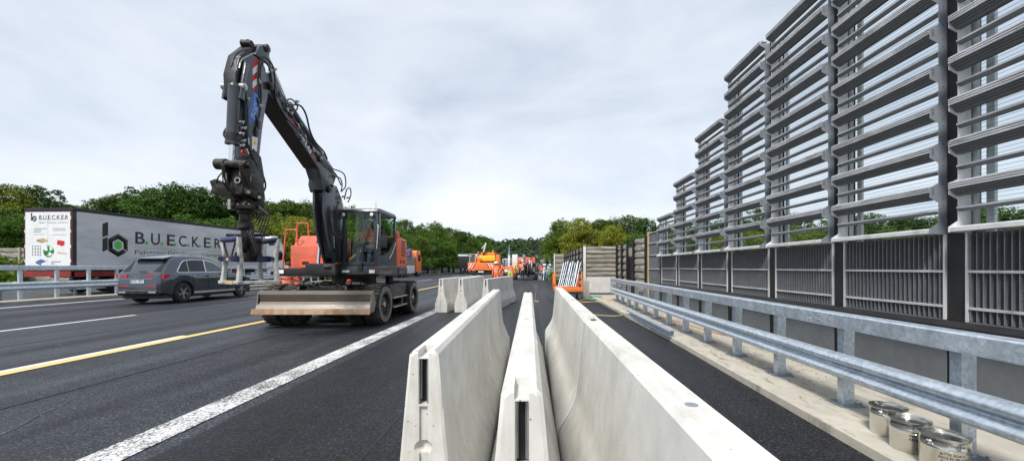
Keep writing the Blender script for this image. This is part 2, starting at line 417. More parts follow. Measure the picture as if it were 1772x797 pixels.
M['dirt'] = mat('median_soil', (0.10,0.08,0.055), 0.95, 0, 0.5, 1.5, 'World', dirt=(0.05,0.07,0.02), dirt_amt=0.4, dirt_scale=1, bmp=0.6, bscale=25)
M['tape_y'] = flat('cream_cable', (0.62,0.48,0.24), 0.6)
M['green_s'] = flat('turquoise_strap', (0.02,0.35,0.25), 0.6)

M['gripwhite'] = mat('chipped_white_paint', (0.50,0.50,0.48), 0.5, 0.1, 0.12, 6, dirt=(0.14,0.12,0.10), dirt_amt=0.35, dirt_scale=6)
M['globe'] = bpy.data.materials.new('globe_print'); _nt, _b = nodes(M['globe'])
_nt.links.new(ramp(_nt, ntex(_nt, coord(_nt), 4.5, 3), [(0.48,(0.75,0.78,0.76)),(0.50,(0.04,0.30,0.05)),(0.62,(0.02,0.10,0.04))]), _b.inputs['Base Color'])
# ------------------------------------------------------------------ setting
w = bpy.data.worlds.new('World'); scene.world = w; w.use_nodes = True
nt = w.node_tree; bg = nt.nodes['Background']; out = nt.nodes['World Output']
SUN_EL, SUN_AZ = R(52), R(205)      # azimuth from +Y clockwise: behind and a little left
sky = nt.nodes.new('ShaderNodeTexSky'); sky.sky_type = 'NISHITA'; sky.sun_disc = False
sky.sun_elevation = SUN_EL; sky.sun_rotation = SUN_AZ
nt.links.new(sky.outputs[0], bg.inputs[0]); bg.inputs[1].default_value = 0.12
tc = nt.nodes.new('ShaderNodeTexCoord')
sx = nt.nodes.new('ShaderNodeSeparateXYZ'); nt.links.new(tc.outputs['Generated'], sx.inputs[0])
mp = nt.nodes.new('ShaderNodeMapping'); mp.inputs['Scale'].default_value = (1.0,1.0,2.4); mp.inputs['Rotation'].default_value = (0.1,0.25,0.3)
nt.links.new(tc.outputs['Generated'], mp.inputs[0])
n1 = ntex(nt, mp.outputs[0], 2.0, 9, 0.56, 0.35)
cl = ramp(nt, n1, [(0.31,(0.48,0.55,0.65)),(0.5,(0.635,0.685,0.765)),(0.68,(0.76,0.79,0.84))])
gr = ramp(nt, sx.outputs['Z'], [(0.0,(1.13,1.12,1.10)),(0.12,(1.10,1.09,1.08)),(0.35,(1.0,1.0,1.0)),(0.8,(1.0,1.0,1.0))])
cc = mix(nt, cl, gr, 1, 'MULTIPLY')
bg2 = nt.nodes.new('ShaderNodeBackground'); nt.links.new(cc, bg2.inputs[0]); bg2.inputs[1].default_value = 0.84
ms = nt.nodes.new('ShaderNodeMixShader'); ms.inputs[0].default_value = 0.9
nt.links.new(bg.outputs[0], ms.inputs[1]); nt.links.new(bg2.outputs[0], ms.inputs[2]); nt.links.new(ms.outputs[0], out.inputs[0])
sl = bpy.data.lights.new('sun','SUN'); sl.energy = 2.7; sl.angle = R(12); sl.color = (1,0.96,0.9)
so = bpy.data.objects.new('sun', sl); col.objects.link(so)
sd = Vector((math.sin(SUN_AZ)*math.cos(SUN_EL), math.cos(SUN_AZ)*math.cos(SUN_EL), math.sin(SUN_EL)))
so.rotation_euler = sd.to_track_quat('Z','Y').to_euler(); so.location = (0,-5,30)

cam = bpy.data.cameras.new('camera'); co = bpy.data.objects.new('camera', cam); col.objects.link(co)
co.location = (0,0,CH); co.rotation_euler = (R(90),0,0)
cam.sensor_width = 36; cam.lens = F/1772*36; cam.shift_x = -(HX-886)/1772; cam.shift_y = (HY-398.5)/1772
cam.clip_start = 0.05; cam.clip_end = 5000; scene.camera = co
scene.view_settings.view_transform = 'Standard'; scene.view_settings.look = 'None'; scene.view_settings.gamma = 1; scene.view_settings.exposure = 0.58
scene.render.resolution_x = 1024; scene.render.resolution_y = 460
scene.render.engine = 'CYCLES'; scene.cycles.transparent_max_bounces = 24; scene.cycles.max_bounces = 8

def sheet(name, x0, x1, y0, y1, z, m, n=1):
    b = MB(); b.add([(x0,y0,z),(x1,y0,z),(x1,y1,z),(x0,y1,z)], [(0,1,2,3)]); return struct(name, b, m)
# terrain: one sheet with an embankment on the left and a wooded ridge far ahead
def gz(x, y):
    z = -0.03
    if x < -39: z += 2.6*min(1,(-39-x)/7.0)*min(1,max(0,(y-24)/30)+0.2)
    if 4.5 < x < 7.5 and y < 19.2: z = -0.45
    elif x > 7: z -= 1.2*min(1,(x-7)/6)
    r = max(0,(y-230)/170); r = min(1,r)
    z += 21*r*r*(3-2*r)*(1+0.10*math.sin(x*0.013+1)+0.05*math.sin(x*0.05))
    return z
b = MB(); xs = [-1500,-900,-600,-450,-350,-260,-200,-150,-110,-80,-60,-50,-46,-42,-39,-38,-20,0,4.4,4.6,7,7.6,9,13,20,40,70,110,160,230,330,450,600,900,1500]
ys = [-200,-50,0,10,19,20.5,30,40,55,75,100,140,180,230,250,270,290,310,330,350,375,400,450,600,1000,2500]
for y in ys:
    for x in xs: b.v.append((x,y,gz(x,y)))
nx = len(xs)
for j in range(len(ys)-1):
    for i in range(nx-1): b.f.append((j*nx+i,j*nx+i+1,(j+1)*nx+i+1,(j+1)*nx+i)); b.m.append(0)
struct('ground', b, M['grass'])
sheet('road', -22.0, 4.35, -15, 228, 0.0, M['asphalt'])
sheet('opposite_road', -38.2, -24.4, -15, 228, 0.0, M['asphalt_far'])
sheet('median_ground', -24.4, -22.0, -15, 228, -0.002, M['dirt'])
sheet('hard_shoulder', -3.0, 2.78, -15, 60, 0.004, M['asphalt_new'])
# painted markings
def mark(name, x0, x1, y0, y1, m, z=0.008, n=8):
    b = MB(); 
    for i in range(n+1):
        y = y0+(y1-y0)*i/n; b.v += [(x0,y,z),(x1,y,z)]
    for i in range(n): b.f.append((2*i,2*i+1,2*i+3,2*i+2)); b.m.append(0)
    return struct(name, b, m)
mark('edge_line', -3.53, -3.19, -3, 46, M['line'])
mark('yellow_line', -7.56, -7.34, -3, 150, M['yellow'])
mark('covered_white_line', -7.69, -7.563, -3, 8.6, M['line_fine'])
for y in (-5.5, 24.3, 42.3, 60.3, 78.3): mark('lane_dash', -12.52, -12.36, y, y+6, M['line_fine'])
mark('lane_dash', -12.52, -12.36, 6.2, 12.3, M['line_fine'])
mark('outer_line', -19.55, -19.33, -3, 120, M['line_fine'])
mark('shoulder_line', -2.5, -2.3, 52, 90, M['line_fine'])
# thin joints in the paving
b = MB(); pts = [(-12.45,12.6,0.006),(-12.45,24,0.006)]
b.box(-12.47,-12.45,12.4,24.2,0.001,0.006); struct('paving_joint', b, M['alu_grey'])
b = MB(); b.box(-1.35,-1.33,-3,60,0.001,0.0075); b.box(0.25,0.262,6,60,0.001,0.0075); struct('paving_seam', b, M['black'])
M['scratch'] = paint_mat('chalky_scrape', (0.22,0.22,0.22), 0.52, (0.03,0.032,0.036))
for x0_,y0_,x1_,y1_,w_ in ((-9.4,7.6,-7.75,7.25,0.02),(-6.9,6.9,-4.3,7.1,0.02),(-6.2,9.0,-4.4,8.2,0.015),(-11.5,11.0,-8.6,10.6,0.025),(-5.2,4.4,-4.6,3.2,0.012)):
    b = MB(); d_ = Vector((x1_-x0_,y1_-y0_,0)); n_ = Vector((-d_.y,d_.x,0)).normalized()*w_; P_ = [Vector((x0_,y0_,0.006))+d_*k/8+n_*math.sin(k*1.7)*1.5 for k in range(9)]
    for k in range(8): b.add([P_[k]-n_*.5,P_[k+1]-n_*.5,P_[k+1]+n_*.5,P_[k]+n_*.5],[(0,1,2,3)])
    struct('road_scrape', b, M['scratch'])
M['polish'] = asphalt_mat('tar_seam', (0.006,0.006,0.007), (0.012,0.012,0.013), 0.5)
for x_ in (-5.62,-9.95):
    b = MB(); n_ = 60; P_ = []
    for k in range(n_+1): y = -2+k*2.0; P_.append((x_+0.015*math.sin(k*2.1), y))
    for k in range(n_): b.add([(P_[k][0]-.012,P_[k][1],.005),(P_[k][0]+.012,P_[k][1],.005),(P_[k+1][0]+.012,P_[k+1][1],.005),(P_[k+1][0]-.012,P_[k+1][1],.005)],[(0,1,2,3)])
    struct('paving_seam', b, M['polish'])
# kerb strips
b = MB(); b.box(-22.2,-21.3,-12,120,-0.02,0.10); struct('left_kerb', b, M['concrete_old'], bevel=0.01)
b = MB(); b.prism([(2.62,-6),(2.62,2.0),(2.80,8),(2.84,20.2),(4.55,20.2),(4.55,-6)], -0.42, 0.085, 'z'); struct('concrete_strip', b, M['strip'], bevel=0.008)
b = MB(); b.box(5.9,7.2,-8,18.9,-0.5,-0.1); struct('wall_footing', b, M['wallbase'])

# hazy? the air is clear; no haze box.
# ------------------------------------------------------------------ trees
def leaf_mesh(name, lumps, n, size, seed, mats):
    rnd = random.Random(seed); vs = []; fs = []
    tot = sum(l[3]**2 for l in lumps)
    for (cx,cy,cz,r,sz) in lumps:
        k = int(n*r*r/tot)
        ncl = max(5,int(k/26))
        for c in range(ncl):
            # clump centre near the lump surface
            u = rnd.uniform(-0.75,1); t = rnd.uniform(0,2*PI); q = math.sqrt(max(0,1-u*u)); rr = r*rnd.uniform(0.62,1.08)
            C = Vector((cx+rr*q*math.cos(t), cy+rr*q*math.sin(t), cz+rr*sz*u)); cr = r*rnd.uniform(0.14,0.30)
            for i in range(k//ncl):
                d = Vector((rnd.gauss(0,1),rnd.gauss(0,1),rnd.gauss(0,0.75)))*cr*0.62
                p = C+d; s = size*rnd.uniform(0.55,1.35)
                nrm = (d.normalized()*0.6+Vector((rnd.uniform(-1,1),rnd.uniform(-1,1),rnd.uniform(0,1.3)))); nrm.normalize()
                a = nrm.orthogonal().normalized(); a.rotate(Matrix.Rotation(rnd.uniform(0,2*PI),3,nrm)); bb = nrm.cross(a)
                o = len(vs); vs += [p-a*s*0.5, p-bb*s*0.32+nrm*s*0.08, p+a*s*0.5, p+bb*s*0.32+nrm*s*0.08]; fs.append((o,o+1,o+2,o+3))
    me = bpy.data.meshes.new(name); me.from_pydata([tuple(v) for v in vs],[],fs)
    me.materials.append(mats); return me
def make_tree(name, label, H, Wd, seed, m, n=26000, size=0.215, low=0.18, loc=(0,0,0), group=None):
    rnd = random.Random(seed); t = thing(name, label, 'tree', loc, group, world=False)
    lumps = []
    for i in range(rnd.randint(9,13)):
        h = rnd.uniform(low+0.12,0.86); wr = Wd*0.5*math.sin(PI*min(0.97,max(0.2,(h-low)/(1.02-low)*0.75+0.2)))
        a = rnd.uniform(0,2*PI); q = rnd.uniform(0.15,0.75)
        lumps.append((wr*q*math.cos(a), wr*q*math.sin(a), H*h, Wd*rnd.uniform(0.17,0.27), rnd.uniform(0.75,1.05)))
    lumps.append((0,0,H*0.84,Wd*0.2,1.1)); lumps.append((rnd.uniform(-.1,.1)*Wd,0,H*0.93,Wd*0.11,1.2)); lumps.append((rnd.uniform(-.2,.2)*Wd,rnd.uniform(-.2,.2)*Wd,H*0.88,Wd*0.12,1.2))
    for i in range(5):
        a = i*1.26+rnd.random(); lumps.append((Wd*0.36*math.cos(a),Wd*0.36*math.sin(a),H*rnd.uniform(low+.05,low+0.25),Wd*0.2,0.9))
    me = leaf_mesh(name+'_crown', lumps, n, size, seed, m)
    c = bpy.data.objects.new('crown', me); col.objects.link(c); c.parent = t
    b = MB(); b.tube([(0,0,-0.3),(0.1,0.05,H*0.3),(-0.05,0.1,H*0.6),(0,0,H*0.85)], [H*0.028,H*0.02,H*0.013,H*0.005], 8)
    for l in lumps[:9]:
        z0 = max(H*0.15,l[2]*0.55); b.tube([(0,0,z0),(l[0]*0.5,l[1]*0.5,(z0+l[2])*0.52),(l[0],l[1],l[2])], [H*0.012,H*0.007,H*0.002], 6)
    b.build('trunk', M['bark'], t)
    return t
TD = [make_tree('broadleaf_tree', '', 10, 7.5, 11, M['leaf_a']), make_tree('broadleaf_tree', '', 10, 8.5, 12, M['leaf_c']),
      make_tree('broadleaf_tree', '', 10, 6.5, 13, M['leaf_a']), make_tree('broadleaf_tree', '', 10, 8.0, 14, M['leaf_b'], low=0.08),
      make_tree('broadleaf_tree', '', 10, 7.0, 15, M['leaf_c'])]
first = [True]*5
def put_tree(k, x, y, h, label, group, wx=1.0):
    z = gz(x,y); s = h/10.0; sc = (s*wx, s*wx, s); rz = random.uniform(0,2*PI)
    if first[k]:
        t = TD[k]; first[k] = False; t.location = (x,y,z); t.rotation_euler.z = rz; t.scale = sc; t['label'] = label; t['group'] = group
    else: t = clone(TD[k], (x,y,z), rz, sc, label, group)
    return t
LG = 'trees in the long row along the left side of the motorway'
rs = random.Random(5)
# (photo x, photo y of the top, distance, kind)
rowA = [(-60,345,40,0),(10,327,41,3),(62,328,43,0),(118,356,47,2),(165,350,44,0),(215,338,45,2),(262,331,46,0),(300,327,47,1),(345,330,49,0),(392,338,51,2),(430,356,53,0),
        (462,354,56,0),(500,350,58,2),(542,356,62,0),(590,362,66,1),(630,372,70,0),(668,380,74,4),(700,384,80,0),(728,392,88,4),(752,390,97,1),(776,397,108,0),(797,402,120,2),(815,408,140,4),(830,411,165,1)]
for px,py,Y,k in rowA:
    x = (px-HX)*Y/F; h = CH-(py-HY)*Y/F-gz(x,Y)
    lab = 'dense dark green tree behind the lorry on the left' if px < 470 else ('leafy green tree in the row behind the excavator cab' if px < 700 else 'smaller looking far tree in the receding left row')
    if k == 3: lab = 'olive tinged tree at the far left edge behind the weathered wall'
    put_tree(k, x, Y, h*1.04, lab, LG, 1.15)
rowB = [(-30,350,33,4),(40,372,33,4),(480,375,46,1),(520,378,44,3),(455,385,42,3),(560,380,47,3),(600,385,50,1),(645,395,57,0),(690,402,66,4),(715,408,74,1),(740,412,84,0),(765,416,95,4),(785,420,106,0),(805,423,118,1),(140,378,39,4),(225,375,40,1),(320,372,41,4),(400,380,41,1)]
for px,py,Y,k in rowB:
    x = (px-HX)*Y/F; h = CH-(py-HY)*Y/F-gz(x,Y)
    lab = 'yellowish green low tree between the lorry cab and the excavator boom' if k == 3 else ('low bushy tree in front of the dark trees behind the lorry' if px < 470 else 'low bushy tree at the foot of the receding left row')
    put_tree(k, x, Y, h, lab, LG, 1.3)
RG = 'trees behind the noise walls on the right'
for px,py,Y,k,wx,lab in [(975,382,62,1,1.0,'broad green tree at the left end of the right hand wood'),(1005,380,55,3,1.15,'yellowish green tree above the old noise wall'),(1040,378,66,2,1.2,'green tree rising behind the yellowish one'),
      (1062,392,52,3,1.1,'olive green tree right above the brown wall panel'),(1085,374,62,0,1.2,'dark green tree with the high top above the steel guardrail end'),(1115,378,58,0,1.1,'dark green tree beside the first louvred wall bay'),(1105,405,44,1,0.9,'low bright green tree behind the wooden wall'),(1150,385,60,2,1.1,'dark tree partly hidden by the first louvred bay'),
      (958,405,80,0,1.0,'distant dark tree at the far left of the right hand wood')]:
    x = (px-HX)*Y/F; h = CH-(py-HY)*Y/F-gz(x,Y); put_tree(k, x, Y, h, lab, RG, wx)
for px,py,Y,k in [(1180,386,56,1),(1225,384,52,0),(1275,375,50,2),(1320,360,46,1),(1375,372,46,0),(1430,380,44,4),(1500,368,44,0),(1560,372,42,2),(1620,372,40,0),(1700,350,40,4),(1770,362,38,0),(1300,400,38,3),(1400,402,38,1),(1240,405,40,3),(1850,355,38,0),(1660,385,36,1),(1540,395,36,1)]:
    x = (px-HX)*Y/F; h = CH-(py-HY)*Y/F-gz(x,Y); put_tree(k, x, Y, h*0.98, 'tree seen through the clear panes of the louvred noise barrier', RG, 1.25)
# far wood on the ridge, one mass
rnd = random.Random(3); vs = []; fs = []
for i in range(2300):
    x = rnd.uniform(-330,180); y = 236+rnd.random()**1.3*150; h = rnd.uniform(5,9); z = gz(x,y)
    r = rnd.uniform(3,5.5)
    for k in range(30):
        u = rnd.uniform(-0.2,1); t = rnd.uniform(0,2*PI); q = math.sqrt(1-u*u)
        p = Vector((x+r*q*math.cos(t), y+r*q*math.sin(t), z+h*0.45+h*0.55*u)); s = rnd.uniform(0.8,1.9)
        nrm = Vector((q*math.cos(t)+rnd.uniform(-.5,.5), q*math.sin(t)+rnd.uniform(-.5,.5), u+rnd.uniform(-.3,.6))).normalized(); a = nrm.orthogonal().normalized(); a.rotate(Matrix.Rotation(rnd.uniform(0,6),3,nrm)); bb = nrm.cross(a)
        o = len(vs); vs += [tuple(p-a*s), tuple(p-bb*s*0.7), tuple(p+a*s), tuple(p+bb*s*0.7)]; fs.append((o,o+1,o+2,o+3))
me = bpy.data.meshes.new('far_wood'); me.from_pydata(vs,[],fs); me.materials.append(M['leaf_far'])
o = bpy.data.objects.new('far_wood', me); col.objects.link(o); tag(o, 'dark wood covering the distant ridge at the end of the road', 'wood', kind='stuff')
# undergrowth below the left row
vs = []; fs = []
for i in range(16000):
    y = 30+rnd.random()**1.5*150; x = -39.5-rnd.random()*5.5; z = gz(x,y)+rnd.random()**2*2.0; s = rnd.uniform(.15,.4)
    nrm = Vector((rnd.uniform(-1,1),rnd.uniform(-1,1),rnd.uniform(0,1))).normalized(); a = nrm.orthogonal().normalized(); bb = nrm.cross(a); p = Vector((x,y,z))
    o = len(vs); vs += [tuple(p-a*s), tuple(p-bb*s*0.7), tuple(p+a*s), tuple(p+bb*s*0.7)]; fs.append((o,o+1,o+2,o+3))
me = bpy.data.meshes.new('undergrowth'); me.from_pydata(vs,[],fs); me.materials.append(M['leaf_c'])
o = bpy.data.objects.new('undergrowth', me); col.objects.link(o); tag(o, 'low green undergrowth on the bank below the left trees', 'undergrowth', kind='stuff')
# ------------------------------------------------------------------ precast concrete barriers
def barrier(p0, p1, label, group, near_detail=True, hb=0.215, H=1.125, w=0.061, feet=False, joint=False):
    """p0 near end (x,y), p1 far end; local y runs along it"""
    L = math.hypot(p1[0]-p0[0], p1[1]-p0[1]); rz = -math.atan2(p1[0]-p0[0], p1[1]-p0[1])
    t = thing('concrete_barrier', label, 'barrier', (p0[0],p0[1],0), group, world=False); t.rotation_euler.z = rz
    half = [(hb-0.012,0),(hb,0.015),(hb,0.20),(hb-0.006,0.30),(hb-0.03,0.345),(w+0.10,0.45),(w+0.062,0.54),(w+0.048,0.62),(w+0.004,H-0.02),(w-0.014,H)]
    n = 14; k = len(half)
    ring0 = [(x,z) for x,z in half]+[(-x,z) for x,z in reversed(half)]
    b = MB(); ys = [0.0,0.012]+[0.012+(L-0.024)*i/n for i in range(1,n)]+[L-0.012,L]
    rings = []
    for i,y in enumerate(ys):
        s = 0.0 if 0 < i < len(ys)-1 else (0.012 if L < 5.1 else 0.006)
        rings.append([(max(abs(x)-s,0.02)*(1 if x>0 else -1), y, z-(s if z > 0.9 else 0)) for x,z in ring0])
    b.loft(rings)
    c = MB(); g = 0.021
    for (ya,yb) in ((-0.05,0.055),(L-0.055,L+0.05)):
        c.box(-g,g,ya,yb,0.885,1.088)
        yi = (ya,0.13) if ya < 0 else (L-0.13,yb)
        c.prism([(-g-0.002,1.092),(g+0.002,1.092),(g+0.006,H+.05),(-g-0.006,H+.05)], yi[0], yi[1], 'y')
        yi = (ya,0.014) if ya < 0 else (L-0.014,yb)
        c.prism([(-0.019,-0.05),(0.019,-0.05),(0.019,0.875),(-0.019,0.875)], yi[0], yi[1], 'y')
    c.ball((0,-0.004,0.69),0.042,0.035,0.034,16)
    if not feet:
        rc = random.Random(int(abs(p0[1])*100)+3)
        for q in range(16):
            sx_ = rc.choice((-1,1)); rr0 = rc.uniform(0.006,0.014)
            if q < 5: pz = rc.uniform(0.5,1.05); c.ball((sx_*(w+0.028+max(0,0.62-pz)*0.4), rc.uniform(-0.004,0.004) if p0[1] > 0 else L, pz), rr0*0.8, rr0, rr0*1.5, 7)
            else: c.ball((sx_*(w+0.004+rc.uniform(-.012,.002)), rc.uniform(0.05,L-0.05), H-rc.uniform(0.0,0.03)), rr0*0.7, rr0*rc.uniform(1,2.6), rr0*0.7, 7)
    if feet:
        c.box(-0.4,0.4,L*0.2,L*0.2+0.35,-0.1,0.05); c.box(-0.4,0.4,L*0.72,L*0.72+0.35,-0.1,0.05)
    b.build('barrier_body', M['concrete'], t, cutters=c, sharp=40)
    for y0,y1,sg in ((0.003,0.045,1),(L-0.045,L-0.003,-1)):
        m = MB()
        m.box(-g,-g+0.005,y0-0.006 if sg>0 else y0,y1 if sg>0 else y1+0.006,0.89,1.085); m.box(g-0.005,g,y0-0.006 if sg>0 else y0,y1 if sg>0 else y1+0.006,0.89,1.085)
        yb = y1 if sg > 0 else y0
        m.box(-g+0.005,-0.011,yb-0.02,yb-0.016,0.90,1.08); m.box(0.011,g-0.005,yb-0.02,yb-0.016,0.90,1.08)
        o = m.build('coupling_channel', M['steel'], t)
        m2 = MB(); m2.box(-g+0.005,g-0.005,yb-0.006,yb-0.002,0.89,1.085)
        m2.build('channel_back', M['blacksig'], o)
    if joint:
        m = MB(); r2 = [(x*0.985,z*0.994) for x,z in ring0]; m.prism(r2, L-0.001, L+0.010, 'y'); m.build('joint_filler', M['joint'], t)
    m = MB(); m.tube([(0.0,L*0.35,H-0.002),(0,L*0.35,H+0.001)],0.018,10,smooth=False); m.tube([(0.0,L*0.65,H-0.002),(0,L*0.65,H+0.001)],0.018,10,smooth=False)
    m.build('lifting_socket', M['alu_grey'], t)
    return t
M['joint'] = flat('dirty_joint', (0.05,0.035,0.02), 0.9)
BG = 'concrete barriers parked on the new asphalt'
barrier((-0.493,1.77),(-0.625,6.75),'foreground white concrete barrier nearest the lane, left of the narrow middle one', BG, hb=0.232)
barrier((-0.034,1.21),(-0.072,5.95),'foreground middle concrete barrier wedged between two others, seen end on', BG, hb=0.222)
barrier((0.437,2.901),(0.492,7.5),'concrete barrier right of the middle one, the far segment past the joint', BG, hb=0.262)
barrier((0.427,-2.3),(0.4368,2.890),'concrete barrier right of the middle one, the near segment running out of the picture', BG, hb=0.25, joint=True)
barrier((-3.05,13.05),(-2.47,18.0),'distant concrete barrier standing closest to the excavator wheels', BG, feet=True)
barrier((-2.40,13.1),(-2.26,17.6),'distant concrete barrier in the middle of the three behind the foreground ones', BG, feet=True)
barrier((-1.53,12.75),(-0.97,17.4),'distant concrete barrier rightmost of the three, in front of the orange lorry workers', BG, feet=True)

# ------------------------------------------------------------------ guardrails
def wprof(z0=0.0, s=1.0, t=0.008):
    o = [(0,0),(0.03,0.006),(0.075,0.045),(0.083,0.07),(0.075,0.1),(0.02,0.135),(0.012,0.155),(0.02,0.175),(0.075,0.21),(0.083,0.24),(0.075,0.265),(0.03,0.304),(0,0.31)]
    o = [(n, z0+z*s) for n,z in o]
    return [(n,z) for n,z in o]+[(n-t,z) for n,z in reversed(o)]
gx = lambda y: 3.22+0.02*max(0,y-3)+0.0003*max(0,y-3)**2 if y < 16 else 3.22+0.02*13+0.0003*169+0.03*(y-16)
t = thing('guardrail', 'galvanised steel guardrail with box top rail on the concrete strip, right of the barriers', 'guardrail', (3.3,5,0.085))
ys = [ -1.0+i*0.5 for i in range(int(18.2/0.5)+1)]
path = [(gx(y)-0.075, y) for y in ys]
# direction +y : n to the right = +x ; beams face -x so use negative n
def neg(p): return [(-n,z) for n,z in p]
b = MB(); z0,z1 = 0.885,1.03; b.sweep([(0.02,z0),(-0.075,z0),(-0.087,z0+0.012),(-0.087,z1-0.012),(-0.075,z1),(0.06,z1),(0.06,z1-0.02),(0.05,z0+0.02),(0.03,z0)], path); b.build('top_rail', M['galv'], t, sharp=20)
b = MB(); b.sweep(neg(wprof(0.388, 0.80)), [(x-0.055,y) for x,y in path]); b.build('rail_beam', M['galv'], t, sharp=60)
b = MB(); b.sweep([(-0.05,0.43),(-0.05,0.58),(0.03,0.58),(0.03,0.57),(-0.043,0.57),(-0.043,0.44),(0.03,0.44),(0.03,0.43)], path); b.build('back_channel', M['galv_dark'], t)
y = 2.95-1.127*3; bolts = MB()
while y < 17.3:
    x = gx(y); b = MB()
    b.box(x-0.055,x+0.055,y-0.05,y-0.044,0.095,0.90); b.box(x-0.055,x-0.049,y-0.044,y+0.035,0.095,0.90); b.box(x+0.049,x+0.055,y-0.044,y+0.035,0.095,0.90)
    p = b.build('post', M['galv'], t)
    b = MB(); b.box(x-0.13,x+0.12,y-0.12,y+0.11,0.085,0.098)
    for dx in (-0.1,0.09):
        for dy in (-0.09,0.08): b.cyl((x+dx,y+dy,0.098),(x+dx,y+dy,0.125),0.011,n=6)
    b.build('base_plate', M['galv_dark'], p)
    y += 1.127
y = 1.98
while y < 16:
    x = gx(y)-0.075
    for dy in (-0.07,0.07):
        for z in (0.93,0.985): bolts.ball((x-0.088,y+dy,z),0.008,0.013,0.013,8)
        for z in (0.455,0.575): bolts.ball((x-0.075,y+dy+0.02,z),0.008,0.013,0.013,8)
    y += 2.33
bolts.build('bolt', M['galv_dark'], t)
b = MB(); b.box(gx(17)-0.16,gx(17)+0.05,17.2,17.25,0.4,1.05); b.build('end_plate', M['galv'], t)

t = thing('guardrail', 'long steel guardrail along the far left edge of the carriageway beside the lorry', 'guardrail', (-23.2,20,0))
gl = lambda y: -23.3
path = [(gl(y),y) for y in (4,8,12,16,20,30,45,70,100,140)]
b = MB(); b.sweep([(-0.06,1.36),(0.07,1.36),(0.085,1.38),(0.085,1.565),(0.07,1.585),(-0.06,1.585)], path); b.build('top_rail', M['galv'], t, sharp=20)
b = MB(); b.sweep(wprof(0.46, 1.2), [(x+0.05,y) for x,y in path]); b.build('rail_beam', M['galv'], t, sharp=60)
y = 8.2; n = 0
while y < 130 and n < 95:
    b = MB(); b.box(gl(y)-0.05,gl(y)+0.05,y-0.065,y-0.055,0,1.36); b.box(gl(y)+0.04,gl(y)+0.05,y-0.055,y+0.06,0,1.36); b.box(gl(y)-0.05,gl(y)-0.04,y-0.055,y+0.06,0,1.36)
    b.build('post', M['galv'], t); y += 1.38; n += 1
t = thing('guardrail', 'second plain guardrail in the median just behind the long left one', 'guardrail', (-24.1,20,0))
path = [(-24.05,y) for y in (4,20,60,140)]
b = MB(); b.sweep(neg(wprof(0.32,1.0)), path); b.build('rail_beam', M['galv'], t, sharp=60)
y = 9
while y < 120:
    b = MB(); b.box(-24.04,-23.96,y-0.04,y+0.04,0,0.65); b.build('post', M['galv_dark'], t); y += 2.9

# ------------------------------------------------------------------ louvred noise barrier
NX = 5.6; PY = [1.23,3.23,5.23,7.23,9.23,11.23,13.23,15.25,17.27]
t = thing('noise_barrier', 'tall stepped noise barrier of pale louvres and clear panes over dark corrugated panels, right side', 'noise barrier', (NX,9,0.05))
rows = {0:11,1:11,2:9,3:9,4:9,5:7,6:5,7:3}     # bay i lies between PY[i] and PY[i+1]
P0 = 1.99; PITCH = 0.54
M['corr'] = mat('corrugated_panel', (0.15,0.16,0.175), 0.5, 0.25, 0.12, 3)
nt_, b_ = nodes(M['corr']); v_ = coord(nt_, 'World')
ck = nt_.nodes.new('ShaderNodeTexVoronoi'); ck.inputs['Scale'].default_value = 85; nt_.links.new(v_, ck.inputs['Vector'])
pr = ramp(nt_, ck.outputs['Distance'], [(0.2,(0.35,0.35,0.35)),(0.42,(1.1,1.1,1.1))])
old = b_.inputs['Base Color'].links[0].from_socket; nt_.links.new(mix(nt_, old, pr, 1, 'MULTIPLY'), b_.inputs['Base Color'])
M['crest'] = mat('crest_highlight', (0.23,0.24,0.26), 0.45, 0.4, 0.15, 12)  # lighter tone paints the highlight along the panel ridges
M['underside'] = mat('painted_shade_underside', (0.13,0.137,0.147), 0.6, 0.3, 0.1, 4)  # dark grey puts the shade below louvres and slats into the colour
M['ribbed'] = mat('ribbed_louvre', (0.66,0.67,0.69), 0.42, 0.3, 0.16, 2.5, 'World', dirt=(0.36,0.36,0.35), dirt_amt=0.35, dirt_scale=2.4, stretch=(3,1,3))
for i,y in enumerate(PY):
    nt_rows = max(rows.get(i,0), rows.get(i-1,0)); top = P0+PITCH*nt_rows-0.02 if nt_rows else 2.0
    b = MB(); b.box(NX+0.035,NX+0.051,y-0.11,y+0.11,-0.44,top); b.box(NX+0.051,NX+0.23,y-0.008,y+0.008,-0.44,top); b.box(NX+0.23,NX+0.246,y-0.11,y+0.11,-0.44,top)
    b.build('post', M['post'], t)
def plate_poly(n):
    """toothed end plate outline in (x,z)"""
    pts = [(NX+0.10,P0-0.04),(NX-0.20,P0-0.04),(NX-0.20,P0+0.03)]
    for r in range(n):
        z = P0+PITCH*r
        pts += [(NX-0.075,P0+PITCH*r+0.115),(NX-0.075,z+PITCH-0.15),(NX-0.195,z+PITCH-0.085),(NX-0.195,z+PITCH+0.055 if r < n-1 else z+PITCH-0.03)]
    pts += [(NX+0.10, P0+PITCH*n-0.03)]
    return pts
